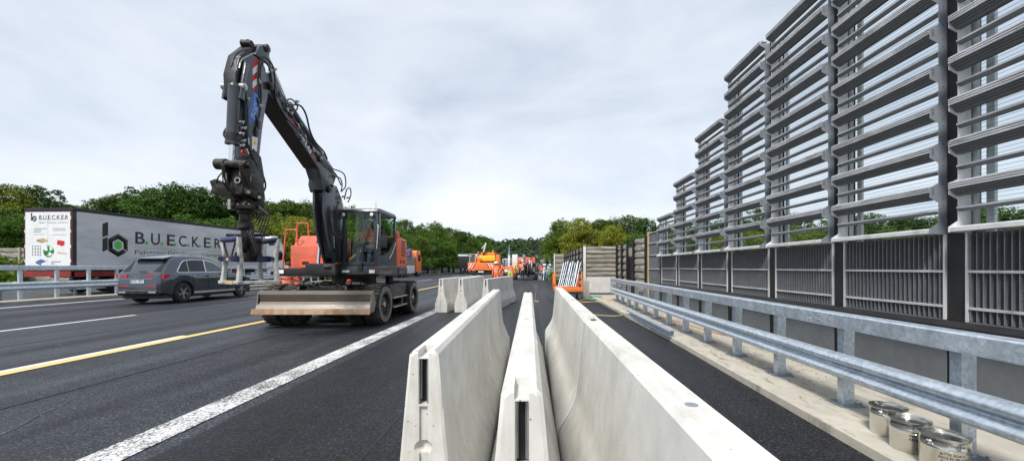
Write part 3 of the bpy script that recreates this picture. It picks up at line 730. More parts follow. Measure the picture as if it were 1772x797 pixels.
for i in range(len(PY)-1):
    y0,y1 = PY[i]+0.125, PY[i+1]-0.125; n = rows[i]
    # near plate is seen through the bay; far plate is pale
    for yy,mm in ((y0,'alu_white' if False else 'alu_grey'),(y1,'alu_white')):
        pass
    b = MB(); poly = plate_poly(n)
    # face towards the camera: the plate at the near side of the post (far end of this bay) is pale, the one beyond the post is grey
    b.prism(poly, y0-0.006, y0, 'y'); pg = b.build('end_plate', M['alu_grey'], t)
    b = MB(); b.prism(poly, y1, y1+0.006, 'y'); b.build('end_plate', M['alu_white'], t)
    b = MB()
    for r in range(1,n):
        z = P0+PITCH*r
        for dy in (0,):
            for dx in (-0.165,-0.15):
                for dz in (-0.045,-0.015,0.02,): b.box(NX+dx,NX+dx+0.007,y0-0.008,y0-0.006,z+dz,z+dz+0.016)
        b.box(NX-0.02,NX-0.008,y0-0.008,y0-0.006,z-0.2,z-0.19); b.box(NX-0.02,NX-0.008,y0-0.008,y0-0.006,z-0.1,z-0.09); b.box(NX-0.02,NX-0.008,y0-0.008,y0-0.006,z+0.1,z+0.11)
    if n > 1: b.build('bolt_slot', M['black'], pg)
    for r in range(n+1):
        z = P0+PITCH*r-(0.04 if r == n else 0); b = MB()
        if r == 0:
            b.prism([(NX-0.19,z-0.03),(NX-0.19,z+0.02),(NX-0.15,z+0.035),(NX+0.05,z+0.06),(NX+0.05,z-0.03)], y0, y1, 'x' if False else 'y')
        else:
            # ribbed face leaning back, hollow look underneath
            pr_ = [(NX-0.190,z-0.020)]
            for q in range(3):      # upright ribs of the lip
                zz = z-0.016+q*0.029; pr_ += [(NX-0.186,zz),(NX-0.208,zz+0.003),(NX-0.208,zz+0.017),(NX-0.186,zz+0.021)]
            pr_ += [(NX-0.185,z+0.074),(NX-0.02,z+0.058),(NX-0.02,z+0.044),(NX-0.165,z+0.045),(NX-0.165,z-0.012)]
            b.prism(pr_, y0, y1, 'y')
        lv = b.build('louvre', M['alu_white'] if r == 0 else M['ribbed'], t, sharp=15)
        if r:
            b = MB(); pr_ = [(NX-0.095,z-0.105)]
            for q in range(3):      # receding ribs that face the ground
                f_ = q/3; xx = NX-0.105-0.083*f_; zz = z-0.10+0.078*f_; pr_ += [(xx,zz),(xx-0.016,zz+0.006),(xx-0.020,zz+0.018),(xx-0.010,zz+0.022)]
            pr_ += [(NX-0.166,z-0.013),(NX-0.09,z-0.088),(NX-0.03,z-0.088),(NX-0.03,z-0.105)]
            b.prism(pr_, y0+0.001, y1-0.001, 'y'); b.build('shaded_underside', M['underside'], lv, sharp=15)  # lower half of the louvre, its shade painted as a darker tone
        if r < n:
            b = MB(); z2 = P0+PITCH*(r+0.5)+0.0
            b.prism([(NX-0.10,z2-0.002),(NX-0.10,z2+0.020),(NX-0.02,z2+0.026),(NX-0.02,z2+0.016),(NX-0.09,z2+0.010),(NX-0.09,z2-0.002)], y0, y1, 'y')
            sl_ = b.build('slat', M['ribbed'], t)
            b = MB(); b.prism([(NX-0.098,z2-0.003),(NX-0.09,z2-0.003),(NX-0.03,z2-0.024),(NX-0.03,z2-0.036),(NX-0.06,z2-0.036)], y0+0.001, y1-0.001, 'y'); b.build('slat_underside', M['underside'], sl_)  # the slat's shaded lower half, dark by colour
    # clear pane with thin horizontal lines
    b = MB(); b.box(NX+0.17,NX+0.18,y0-0.03,y1+0.03,P0+0.02,P0+PITCH*n-0.06); gp = b.build('pane', M['glass'], t)
    b = MB(); z = P0+0.06
    while z < P0+PITCH*n-0.08: b.box(NX+0.165,NX+0.1695,y0-0.03,y1+0.03,z,z+0.0035); z += 0.054
    b.build('bird_line', M['alu_grey'], gp)
    b = MB(); b.box(NX+0.12,NX+0.16,y1-0.05,y1+0.01,P0,P0+PITCH*n-0.05); b.box(NX+0.20,NX+0.24,y1-0.17,y1-0.08,P0-0.1,P0+PITCH*n-0.05); b.build('upright', M['alu_white'], t)
    # lower part: two corrugated cassettes and one low one, pale frames
    for (za,zb) in ((0.80,0.955),(0.985,1.43),(1.46,1.945)):
        b = MB(); k = 23; w_ = (y1-y0-0.06)/k; pts = []
        for q in range(k):
            ya = y0+0.03+q*w_; pts += [(NX+0.10,ya),(NX+0.10,ya+w_*0.5),(NX+0.03,ya+w_*0.62),(NX+0.03,ya+w_*0.85)]
        pts += [(NX+0.075,y1-0.03)]
        b.prism(pts+[(NX+0.12,y1-0.03),(NX+0.12,y0+0.03)], za, zb, 'z')
        for q in range(k): ya = y0+0.03+q*w_; b.box(NX+0.026,NX+0.030,ya+w_*0.66,ya+w_*0.80,za+0.002,zb-0.002,1)  # crest strips that carry the painted ridge highlight
        b.build('corrugated_panel', [M['corr'],M['crest']], t, sharp=20)
    b = MB()
    for z in (0.955,1.43): b.box(NX+0.014,NX+0.07,y0+0.03,y1-0.03,z,z+0.012); b.box(NX+0.014,NX+0.07,y0+0.03,y1-0.03,z+0.017,z+0.030); b.box(NX+0.022,NX+0.07,y0+0.03,y1-0.03,z+0.012,z+0.017)
    for ya in (y0-0.005,y1-0.032): b.box(NX+0.01,NX+0.08,ya,ya+0.026,0.79,1.952)
    b.build('panel_frame', M['alu_white'], t)
    b = MB(); b.box(NX+0.03,NX+0.15,y0-0.005,y1+0.005,-0.44,0.795); b.build('base_panel', M['wallbase'], t)
b = MB(); b.prism([(NX-0.10,0.665),(NX-0.10,0.72),(NX+0.0,0.785),(NX+0.0,0.665)], 1.0, 17.4, 'y'); b.build('bottom_beam', M['post'], t)
b = MB()
for i in range(400):
    y = 1.1+i*0.0407
    if y > 17.3: break
    b.box(NX-0.104,NX-0.10,y,y+0.012,0.67,0.715)
b.build('beam_grille', M['black'], t)

# plain end bays beyond the louvres
t = thing('noise_wall_bay', 'plain grey corrugated wall bay next to the last louvred bay', 'wall panel', (5.62,18.3,0))
b = MB(); y0,y1 = 17.40,19.05
k = 20; w_ = (y1-y0)/k
for (za,zb) in ((0.8,1.4),(1.43,2.05),(2.08,2.62),(2.65,3.12)):
    pts = []
    for q in range(k): ya = y0+q*w_; pts += [(NX+0.10,ya),(NX+0.10,ya+w_*0.5),(NX+0.03,ya+w_*0.62),(NX+0.03,ya+w_*0.85)]
    b2 = MB(); b2.prism(pts+[(NX+0.075,y1),(NX+0.12,y1),(NX+0.12,y0)], za, zb, 'z'); b2.build('corrugated_panel', M['corr'], t, sharp=20)
b = MB()
for z in (1.40,2.05,2.62,3.12): b.box(NX+0.01,NX+0.08,y0,y1,z,z+0.03)
b.build('panel_frame', M['alu_white'], t)
b = MB(); b.box(NX+0.03,NX+0.15,y0,y1,-0.44,0.76); b.build('base_panel', M['wallbase'], t)
b = MB(); b.box(NX-0.02,NX+0.16,y1,y1+0.16,0,3.2); b.build('post', M['wood'], t)

def plankwall(name, label, a, b_, z0, z1, nseg, matp, posts=True, base=None, seg_z=8, postm='black', loc=None):
    """ribbed weathered panels between posts from a to b_ (xy)"""
    t = thing(name, label, 'wall', (a[0],a[1],0))
    A = Vector((a[0],a[1],0)); B = Vector((b_[0],b_[1],0)); d = (B-A); L = d.length; d.normalize(); nrm = Vector((d.y,-d.x,0))
    for s in range(nseg):
        p = A+d*(L*s/nseg); q = A+d*(L*(s+1)/nseg); b = MB(); hz = (z1-z0)/seg_z; prof = []
        for i in range(seg_z):
            z = z0+i*hz; prof += [(0.0,z+0.01),(0.0,z+hz*0.3),(0.05,z+hz*0.42),(0.05,z+hz*0.88),(0.0,z+hz)]
        prof += [(-0.08,z1),(-0.08,z0)]
        b.sweep(prof, [(p.x,p.y),(q.x,q.y)]); b.build('wall_panel', matp, t, sharp=25)
        if base: b = MB(); b.sweep([(0.06,0),(0.06,base),(-0.09,base),(-0.09,0)], [(p.x,p.y),(q.x,q.y)]); b.build('base_panel', M['concrete'], t)
    if posts:
        for s in range(nseg+1):
            p = A+d*(L*s/nseg); b = MB(); b.obox((p.x+nrm.x*0.04,p.y+nrm.y*0.04,(z1+0.06)/2),0.12,0.2,z1+0.06, Matrix.Rotation(math.atan2(d.y,d.x),3,'Z')); b.build('post', M[postm], t)
    return t
# facing -y (towards camera): path direction must give right normal = -y -> direction -x... use a right-to-left order
plankwall('old_noise_wall', 'weathered ribbed noise wall panel on a white base, facing the camera behind the trolley', (3.12,23.2), (4.93,23.2), 0.93, 2.72, 1, M['woodwall'], False, 0.93, 7)
b = MB(); 
t = thing('wall_post', 'white concrete post at the left corner of the weathered wall panel', 'post', (3.05,23.1,0)); b.box(2.97,3.12,23.05,23.25,0,2.74); b.build('post_shaft', M['concrete'], t, bevel=0.01)
b = MB(); b.box(2.95,3.14,23.03,23.27,2.74,2.78); b.build('post_cap', M['concrete_old'], t)
plankwall('old_noise_wall', 'long receding weathered wall behind the orange trolley with dark posts', (3.05,37), (3.05,23.35), 0.2, 2.7, 7, M['woodwall'], True, None, 6, 'anth_d')
plankwall('old_noise_wall', 'short far weathered wall at the end of the receding one', (2.05,37.3), (3.0,37.3), 0.3, 2.72, 1, M['woodwall'], True, None, 5, 'concrete')
plankwall('old_noise_wall', 'weathered brown wall with graffiti beside the dark doorway', (4.98,22.9), (5.22,21.35), 0.1, 2.75, 2, M['woodwall'], True, None, 7, 'black')
plankwall('old_noise_wall', 'weathered ribbed wall between the dark doorway and the grey bays', (5.36,20.6), (5.62,19.25), 0.1, 2.95, 1, M['woodwall'], True, None, 8, 'black')
t = thing('service_door', 'dark steel door in the weathered wall beyond the guardrail end', 'door', (5.28,21,0))
b = MB(); b.sweep([(0.03,0.1),(0.03,2.05),(-0.03,2.05),(-0.03,0.1)], [(5.23,21.3),(5.35,20.68)]); b.build('door_leaf', M['post'], t)
b = MB(); b.sweep([(0.05,2.06),(0.05,2.55),(-0.05,2.55),(-0.05,2.06)], [(5.23,21.3),(5.35,20.68)]); b.build('door_header', M['woodwall'], t)
b = MB(); b.box(5.245,5.255,20.75,20.9,1.02,1.06); b.build('handle', M['steel'], t)
# weathered wall at far left behind the lorry
plankwall('old_noise_wall', 'weathered grey ribbed wall beyond the lorry at the left edge', (-52,31.0), (-36.5,31.0), 0.3, 3.0, 4, M['woodwall'], True, None, 6, 'concrete_old')

# ------------------------------------------------------------------ things on the concrete strip
def bucket(x, y, label, r=0.128, h=0.235, rot=0.0, lines=()):
    t = thing('paint_bucket', label, 'bucket', (x,y,0.085), 'tin buckets on the concrete strip', world=False); t.rotation_euler.z = rot
    b = MB(); b.lathe([(0,0.004),(r*0.93,0.004),(r*0.95,0),(r*0.955,0.006),(r*0.965,0.165),(r*0.985,0.168),(r*0.985,0.175),(r*0.967,0.178),(r*0.975,h-0.012),(r,h-0.01),(r*1.015,h-0.003),(r,h+0.002),(r*0.97,h-0.001),(r*0.96,h-0.03)], n=48)
    b.build('bucket_body', M['tin'], t, sharp=50)
    b = MB(); b.lathe([(0,h-0.02),(r*0.80,h-0.02),(r*0.82,h-0.014),(r*0.88,h-0.014),(r*0.90,h-0.02),(r*0.965,h-0.02)], n=48); b.build('lid', M['tin'], t, sharp=50)
    for s in (-1,1):
        b = MB(); b.ball((s*r*0.99,0,0.198),0.012,0.018,0.018,10); b.cyl((s*r*0.98,0,0.198),(s*(r+0.016),0,0.198),0.007,n=8); b.build('handle_ear', M['chrome'], t)
    b = MB(); pts = []
    for i in range(13):
        a = PI*i/12; pts.append(((r+0.013)*math.cos(a), -(r+0.013)*math.sin(a)*0.97, 0.198-0.045*math.sin(a)))
    b.tube(pts, 0.0022, 6); b.build('wire_handle', M['chrome'], t)
    for j,(s,z,ph,sz) in enumerate(lines):
        # lettering wrapped on the tin
        o = text(s, sz, Matrix.Identity(4), M['blacksig'], t, 'handwriting', ext=0.0)
        for v in o.data.vertices:
            a = ph+v.co.x/r; v.co = Vector((math.sin(a)*(r*0.976), -math.cos(a)*(r*0.976), z*0.87+v.co.y*0.9))
    return t
bucket(3.03,3.35,'farthest of the three tin buckets below the guardrail, no writing on it', rot=R(25))
bucket(2.945,3.07,'middle one of the three tin buckets, with two lines of black handwriting', rot=R(-55), lines=[('WERKEL JENS',0.15,0.15,0.026),('RESINE',0.118,0.15,0.026)])
bucket(2.905,2.775,'nearest of the three tin buckets, with several lines of black handwriting', r=0.136, h=0.24, rot=R(10), lines=[('FRISCHE',0.222,-0.75,0.022),('BITTE ZOETS',0.152,-1.15,0.024),('REIN ES SIE WERK',0.125,-1.2,0.023),('KLASSE 10',0.098,-1.12,0.023),('423',0.07,-1.0,0.023)])
t = thing('loose_channel_beam', 'loose galvanised channel beam lying along the edge of the concrete strip', 'steel beam', (2.92,8,0.085))
b = MB(); b.sweep([(0,0.09),(0,0.215),(0.11,0.215),(0.11,0.19),(0.104,0.19),(0.104,0.209),(0.006,0.209),(0.006,0.096),(0.104,0.096),(0.104,0.115),(0.11,0.115),(0.11,0.09)], [(2.93,11.9),(2.86,7.95)]); b.build('channel', M['galv'], t)
def cable(label, pts, r=0.011, m='tape_y'):
    b = MB(); b.tube(pts, r, 6); return tag(b.build('cable', M[m], None), label, 'cable', 'cables by the trolley')
cable('cream cable looped on the asphalt past the right hand barrier', [(1.5,15.8,0.02),(2.2,16.6,0.02),(3.1,16.4,0.1),(3.4,17.2,0.1),(2.6,17.6,0.1),(1.9,17.0,0.02),(2.8,16.0,0.1),(3.3,15.6,0.1)])
cable('cream cable running from behind the barrier onto the concrete strip', [(1.2,13.2,0.02),(1.9,12.3,0.02),(2.6,12.0,0.02),(3.0,12.5,0.1),(3.1,13.4,0.1)])
cable('thin orange hose lying under the guardrail on the strip', [(3.3,12.5,0.1),(3.7,10.5,0.1),(3.9,8.5,0.1),(4.2,7.0,0.1),(4.0,5.6,0.1)], 0.009, 'orange2')
cable('orange line stretched along the asphalt ahead of the middle barrier', [(0.10,17.5,0.014),(0.15,22,0.014),(0.22,27,0.014),(0.26,34,0.014)], 0.013, 'rust')
b = MB(); b.obox((0.16,17.0,0.03),0.16,0.10,0.05); tag(b.build('timber_offcut', M['wood'], None, bevel=0.005), 'small pale timber offcut at the end of the orange line', 'timber')
rr = random.Random(8); b = MB()
for i in range(230):
    x = rr.uniform(2.9,4.5); y = rr.choice([rr.gauss(5.2,0.5),rr.gauss(6.3,0.3),rr.uniform(3,17)]); s = rr.uniform(0.003,0.010); b.obox((x,y,0.087+s*0.3),s*1.6,s,s*0.7,Matrix.Rotation(rr.uniform(0,3),3,'Z'))
for i in range(260):
    x = rr.uniform(0.9,2.6); y = rr.uniform(2,18); s = rr.uniform(0.003,0.010); b.obox((x,y,0.006+s*0.3),s*1.6,s,s*0.6,Matrix.Rotation(rr.uniform(0,3),3,'Z'))
tag(b.build('grit', M['dirt'], None), 'loose grit and crumbs scattered over the strip and asphalt', 'grit', kind='stuff')

# trolley with bars
t = thing('bar_trolley', 'orange wheeled trolley loaded with galvanised bars beyond the right barrier', 'trolley', (1.6,18,0))
b = MB(); b.box(0.98,2.25,17.6,17.7,0.42,0.60); b.box(0.98,2.25,19.0,19.1,0.42,0.60); b.box(0.98,1.08,17.7,19.0,0.42,0.55); b.box(2.15,2.25,17.7,19.0,0.42,0.55); b.build('deck_frame', M['orange2'], t, bevel=0.01)
for x in (1.0,2.2):
    b = MB(); b.box(x-0.025,x+0.025,17.62,17.68,0.6,1.3); b.box(x-0.04,x+0.04,18.98,19.08,0.6,1.2); b.bar((x,17.66,0.75),(x,19.0,0.75),0.05,0.05); b.build('stanchion', M['orange2'], t)
for x,y in ((1.1,17.8),(2.12,17.8),(1.1,18.9),(2.12,18.9)):
    b = MB(); b.cyl((x-0.03,y,0.11),(x+0.03,y,0.11),0.11,n=20); w1 = b.build('wheel', M['rubber'], t); b = MB(); b.box(x-0.05,x-0.04,y-0.03,y+0.03,0.1,0.42); b.box(x+0.04,x+0.05,y-0.03,y+0.03,0.1,0.42); b.build('fork', M['steel'], w1)
b = MB(); b.box(1.05,2.15,17.9,18.9,0.30,0.36); b.build('underframe', M['anth_d'], t)
for i in range(10):
    x = 1.16+i*0.085; b = MB(); b.bar((x,17.75+0.02*(i%3),0.62),(x+0.30+0.02*(i%4),18.5,1.70+0.05*((i*7)%3)),0.028,0.036)
    o = b.build('steel_bar', M['galv'], None); tag(o, 'galvanised bar leaning in the orange trolley', 'steel bar', 'galvanised bars leaning in the trolley')
b = MB(); b.box(2.42,2.72,18.9,19.3,0.004,0.85); tag(b.build('concrete_block', M['concrete_old'], None, bevel=0.02), 'upright pale concrete block right of the orange trolley', 'block')
b = MB(); b.tube([(2.5,18.3,0.03),(2.9,18.0,0.03),(3.2,18.4,0.11),(2.95,18.8,0.11),(2.6,18.6,0.04)], 0.03, 6); tag(b.build('strap', M['green_s'], None), 'turquoise strap bunched on the ground beside the concrete block', 'strap')
# ------------------------------------------------------------------ people
def person(label, loc, rotz, J, cols, hat=None, face=False, group='workers in hi-vis clothing', scale=1.0, vest=None):
    """J: joints in local coordinates (x right, y forward, z up). cols: materials for (head/hands, jacket, trousers, shoes)"""
    t = thing('person', label, 'person', loc, group, world=False); t.rotation_euler.z = rotz; t.scale = (scale,)*3
    P = {k: Vector(v) for k,v in J.items()}
    bones = [('pelvis','waist',2),('waist','chest',1),('chest','neck',1),('neck','head0',0),('head0','head1',0)]
    for s in 'LR':
        bones += [('chest','sh'+s,1),('sh'+s,'el'+s,1),('el'+s,'wr'+s,1),('wr'+s,'ha'+s,0),('pelvis','hi'+s,2),('hi'+s,'kn'+s,2),('kn'+s,'an'+s,2),('an'+s,'to'+s,3)]
    rad = {'pelvis':(.15,.115),'waist':(.145,.105),'chest':(.175,.12),'neck':(.062,.062),'head0':(.078,.088),'head1':(.085,.095)}
    for s in 'LR':
        rad.update({'sh'+s:(.075,.07),'el'+s:(.052,.05),'wr'+s:(.036,.034),'ha'+s:(.042,.026),'hi'+s:(.095,.10),'kn'+s:(.068,.068),'an'+s:(.048,.05),'to'+s:(.045,.038)})
    names = list(P.keys()); idx = {n:i for i,n in enumerate(names)}
    me = bpy.data.meshes.new('body'); me.from_pydata([tuple(P[n]) for n in names], [(idx[a],idx[b]) for a,b,_ in bones], [])
    o = bpy.data.objects.new('body', me); col.objects.link(o)
    md = o.modifiers.new('s','SKIN'); sv = me.skin_vertices[0].data
    for n in names: sv[idx[n]].radius = rad[n]; sv[idx[n]].use_root = (n == 'pelvis')
    sb = o.modifiers.new('u','SUBSURF'); sb.levels = 1; sb.render_levels = 1
    dg = bpy.context.evaluated_depsgraph_get(); dg.update(); nm = bpy.data.meshes.new_from_object(o.evaluated_get(dg))
    o.modifiers.clear()
    bm = bmesh.new(); bm.from_mesh(nm)
    # fingers and thumb as short chains rooted in the palm
    fm = MB()
    for s in 'LR':
        w_ = P['wr'+s]; h = P['ha'+s]; d = (h-w_).normalized(); side = d.cross(Vector((0,0,1))); side = side.normalized() if side.length > .1 else Vector((0,1,0)); dn = d.cross(side)
        for q,l in enumerate((.075,.085,.08,.062)):
            a = h+side*(q-1.5)*0.02+d*0.01; m1 = a+d*l*.55+dn*0.012; e = m1+d*l*.3+dn*0.035; fm.tube([a,m1,e],[.0095,.009,.007],6)
        sg = 1 if s == 'L' else -1
        a = h-d*0.03+side*0.025*sg; fm.tube([a,a+side*0.035*sg+d*0.03,a+side*0.04*sg+d*0.065],[.012,.010,.008],6)
    if face:
        c = P['head0']*0.5+P['head1']*0.5; fw = Vector(J.get('fw',(0,1,0)))
    for f in bm.faces: f.smooth = True
    bm.to_mesh(nm); bm.free()
    off = len(nm.vertices)
    v = [tuple(x.co) for x in nm.vertices]+fm.v; fcs = [tuple(p.vertices) for p in nm.polygons]+[tuple(i+off for i in f) for f in fm.f]
    m2 = bpy.data.meshes.new('body'); m2.from_pydata(v, [], fcs)
    for c_ in cols: m2.materials.append(c_)
    nb = len(nm.polygons)
    for p in m2.polygons:
        p.use_smooth = True
        if p.index >= nb: p.material_index = 0; continue
        best = 9; mi = 0
        for a,b_,k in bones:
            A = P[a]; B = P[b_]; d = B-A; tt = max(0,min(1,(p.center-A).dot(d)/max(1e-6,d.dot(d)))); dist = (p.center-(A+d*tt)).length-(rad[a][0]*(1-tt)+rad[b_][0]*tt)
            if dist < best: best = dist; mi = k
        p.material_index = mi
    o.data = m2; o.parent = t
    hc = (P['head0']+P['head1'])/2; up = (P['head1']-P['neck']).normalized()
    fw = Vector(J['_f']) if '_f' in J else Vector((0,1,0)); fw = (fw-up*fw.dot(up)).normalized(); rt = fw.cross(up)
    b = MB(); b.ball(hc+fw*0.096-up*0.012,0.014,0.02,0.024,8); 
    for s in (-1,1): b.ball(hc+rt*s*0.088-up*0.01,0.014,0.02,0.03,8)
    b.ball(hc+fw*0.082-up*0.06,0.028,0.012,0.008,8); b.build('face_features', cols[0], t)
    b = MB()
    for s in (-1,1): b.ball(hc+fw*0.088+rt*s*0.032+up*0.012,0.011,0.008,0.007,8)
    b.build('eyes', M['hair'], t)
    if hat == 'helmet':
        b = MB(); b.ball(hc+up*0.065,0.125,0.14,0.10,14); b.cyl(hc+up*0.045+fw*0.02,hc+up*0.052+fw*0.02,0.15,0.145,18); b.build('helmet', M['helmet'], t)
    else:
        b = MB(); b.ball(hc+up*0.045-fw*0.015,0.098,0.105,0.085,12); b.build('hair', M[hat or 'hair'], t)
    # reflective bands round chest and legs
    b = MB(); c = P['waist']*0.45+P['chest']*0.55; d = (P['chest']-P['waist']).normalized()
    for q in (0.0,-0.16):
        cc_ = c+d*q; b.cyl(cc_, cc_+d*0.05, 0.001, 0.001, 6, mi=0) if False else None
        ring = []; q0 = d.to_track_quat('Z','Y').to_matrix()
        for hh in (0,0.05):
            ring.append([cc_+d*hh+q0@Vector((math.cos(2*PI*i/16)*0.178,math.sin(2*PI*i/16)*0.138,0)) for i in range(16)])
        b.loft(ring, cap=False)
    b.build('reflective_band', M['reflect'], t)
    return t
STAND = dict(pelvis=(0,0,.95),waist=(0,0,1.10),chest=(0,.0,1.36),neck=(0,.01,1.52),head0=(0,.02,1.61),head1=(0,.03,1.73),
  shL=(-.19,0,1.43),elL=(-.25,-.02,1.16),wrL=(-.26,.05,.92),haL=(-.26,.08,.84),shR=(.19,0,1.43),elR=(.25,-.02,1.16),wrR=(.26,.05,.92),haR=(.26,.08,.84),
  hiL=(-.10,0,.90),knL=(-.12,.02,.50),anL=(-.13,0,.09),toL=(-.14,.16,.045),hiR=(.10,0,.90),knR=(.12,.02,.50),anR=(.13,0,.09),toR=(.14,.16,.045))
def pose(**k):
    d = dict(STAND); d.update(k); return d

# ------------------------------------------------------------------ wheeled excavator
EX = (-5.4,11.6,0)
ex = thing('wheeled_excavator', 'dark grey wheeled excavator with raised arm, orange rear panels and a clamp on its arm', 'excavator', EX)
def tyre(b, cx, cy, cz, r, x0, x1, lug=True, n=30):
    w_ = x1-x0
    b.lathe([(r*0.56,x0-cx+0.03),(r*0.60,x0-cx+0.005),(r*0.80,x0-cx),(r*0.92,x0-cx+0.02),(r*0.965,x0-cx+0.05),(r*0.97,x1-cx-0.05),(r*0.92,x1-cx-0.02),(r*0.80,x1-cx),(r*0.60,x1-cx-0.005),(r*0.56,x1-cx-0.03)], (cx,cy,cz), 40, 'x')
    if lug:
        for i in range(n):
            a = 2*PI*i/n
            for sgn,(xa,xb) in ((0,(x0+0.02,x0+w_*0.48)),(0.5,(x0+w_*0.52,x1-0.02))):
                aa = a+sgn*2*PI/n; rr = r*0.985; M3 = Matrix.Rotation(-aa,3,'X') if False else Matrix.Rotation(aa,3,'X')
                c = Vector(((xa+xb)/2, cy, cz))+M3@Vector((0,0,rr)); M4 = M3@Matrix.Rotation(R(18 if sgn==0 else -18),3,'Z')
                b.obox(c, xb-xa, 0.062, 0.045, M4)
def rim(parent, x, cy, cz, r, s):
    b = MB(); b.lathe([(0.0,s*-0.10),(r*0.30,s*-0.10),(r*0.32,s*-0.05),(r*0.36,s*-0.05),(r*0.38,s*-0.12),(r*0.52,s*-0.09),(r*0.555,s*0.0),(r*0.60,s*0.002)], (x,cy,cz), 32, 'x')
    h = b.build('rim', M['anth_d'], parent)
    b = MB(); b.cyl((x-s*0.12,cy,cz),(x-s*0.02,cy,cz),r*0.17,r*0.14,18)
    for i in range(8):
        a = 2*PI*i/8; b.cyl((x-s*0.11,cy+math.cos(a)*r*0.27,cz+math.sin(a)*r*0.27),(x-s*0.035,cy+math.cos(a)*r*0.27,cz+math.sin(a)*r*0.27),0.016,n=6)
    return h, b
for cy in (10.42,12.92):
    for s in (-1,1):
        outer = -5.4+s*1.50
        for k in (0,1):
            xo = outer-s*k*0.46; xi = xo-s*0.40; b = MB(); tyre(b, (xo+xi)/2, cy, 0.525, 0.52, min(xo,xi), max(xo,xi)); ty = b.build('tyre', M['rubber'], ex, sharp=40)
            if k == 0:
                b = MB(); b.lathe([(0.52*0.66,0.0),(0.52*0.90,0.004),(0.52*0.90,0.007),(0.52*0.66,0.007)],(xo+ (0.0 if s>0 else -0.007),cy,0.525),40,'x'); b.build('sidewall_dust', M['rubber_dusty'], ty)
                h,b = rim(ty, xo-s*0.01, cy, 0.525, 0.52, s)
                hb_ = MB(); hb_.v = b.v; hb_.f = b.f; hb_.m = b.m; o = hb_.build('hub', M['steel'], ty, origin=EX)
# undercarriage
b = MB(); b.box(-5.95,-4.85,10.3,13.2,0.62,1.02); b.box(-6.2,-4.6,11.1,12.3,0.55,1.0); b.build('chassis', M['anth_d'], ex, bevel=0.03)
for cy in (10.42,12.92):
    b = MB(); b.box(-6.4,-4.4,cy-0.13,cy+0.13,0.42,0.66); b.ball((-5.4,cy,0.53),0.3,0.24,0.22); b.build('axle', M['anth_d'], ex, bevel=0.02)
for xa in (-4.42,-6.82): b = MB(); b.box(xa,xa+0.44,10.98,12.36,0.62,1.0); b.build('side_box', M['anth_d'], ex, bevel=0.03)
for x in (-3.99,-6.81):
    b = MB()
    for z in (0.36,0.62): b.box(x-0.14,x+0.08,11.05,12.25,z,z+0.035); 
    b.box(x-0.1,x-0.06,11.05,11.09,0.36,0.7); b.box(x-0.1,x-0.06,12.2,12.25,0.36,0.7); b.build('step', M['steel'], ex)
b = MB(); b.cyl((-5.4,11.9,1.0),(-5.4,11.9,1.24),0.62,n=40); b.build('slew_ring', M['steel_blk'], ex)
# dozer blade, profile in (y,z), slightly higher on its left
prof = [(9.62,0.93),(9.55,0.84),(9.56,0.66),(9.50,0.60),(9.44,0.50),(9.40,0.37)]
x0,x1 = -6.70,-3.90
def bladeseg(i0, i1, name, m, off=0.0, xa=x0, xb=x1):
    b = MB(); pl = [(y-off,z) for y,z in prof[i0:i1+1]]+[(y+0.035,z) for y,z in reversed(prof[i0:i1+1])]
    b.prism(pl, xa, xb, 'x'); return b.build(name, m, ex)
bl = bladeseg(0,1,'blade_plate', M['blade']); bladeseg(1,2,'blade_plate', M['blade'], 0.001, x0+0.07, x1-0.05); bladeseg(2,3,'blade_plate', M['blade_lt'], 0.001, x0+0.07, x1-0.05); bladeseg(3,4,'blade_plate', M['blade_lt'], 0.004, x0+0.04, x1-0.03); bladeseg(4,5,'cutting_edge', M['rust'], 0.012, x0-0.05, x1)
for x in (x0+0.02,x1-0.03):
    b = MB(); b.prism([(9.66,0.94),(9.54,0.86),(9.50,0.62),(9.41,0.40),(9.68,0.40),(9.80,0.6)], x, x+0.02, 'x'); b.build('blade_cheek', M['blade_lt'], ex)
b = MB(); b.box(-6.4,-4.2,9.62,9.72,0.5,0.8); 
for x in (-6.0,-4.8): b.bar((x,9.7,0.6),(x,10.5,0.55),0.14,0.16)
b.build('blade_arm', M['anth_d'], ex)
for x in (-5.92,-4.72):
    b = MB(); b.cyl((x,9.75,0.62),(x,9.98,0.98),0.03,n=12); b.build('blade_cylinder_rod', M['chrome'], ex)
    b = MB(); b.cyl((x,9.92,0.9),(x,10.1,1.14),0.055,n=14); b.cyl((x-0.02,10.02,1.06),(x+0.34,10.02,1.06),0.075,0.07,16); b.cyl((x+0.36,10.02,1.06),(x+0.42,10.02,1.06),0.05,n=14); b.cyl((x+0.02,9.99,1.06),(x+0.12,9.99,1.06),0.09,n=14); b.build('blade_cylinder', M['steel_blk'], ex)
for c_ in ((-5.98,9.98,1.06),(-4.66,9.96,1.15)): b = MB(); b.ball(c_,0.055); b.build('red_cap', M['redsig'], ex)
b = MB()
for k in range(5): b.tube([(-6.0+k*.25,10.1,1.0),(-5.8+k*.22,9.9,1.08-0.03*k%0.1),(-5.5+k*.2,10.0,0.92),(-5.3+k*.15,10.3,1.02)],0.014,6)
b.build('hose', M['hose'], ex)
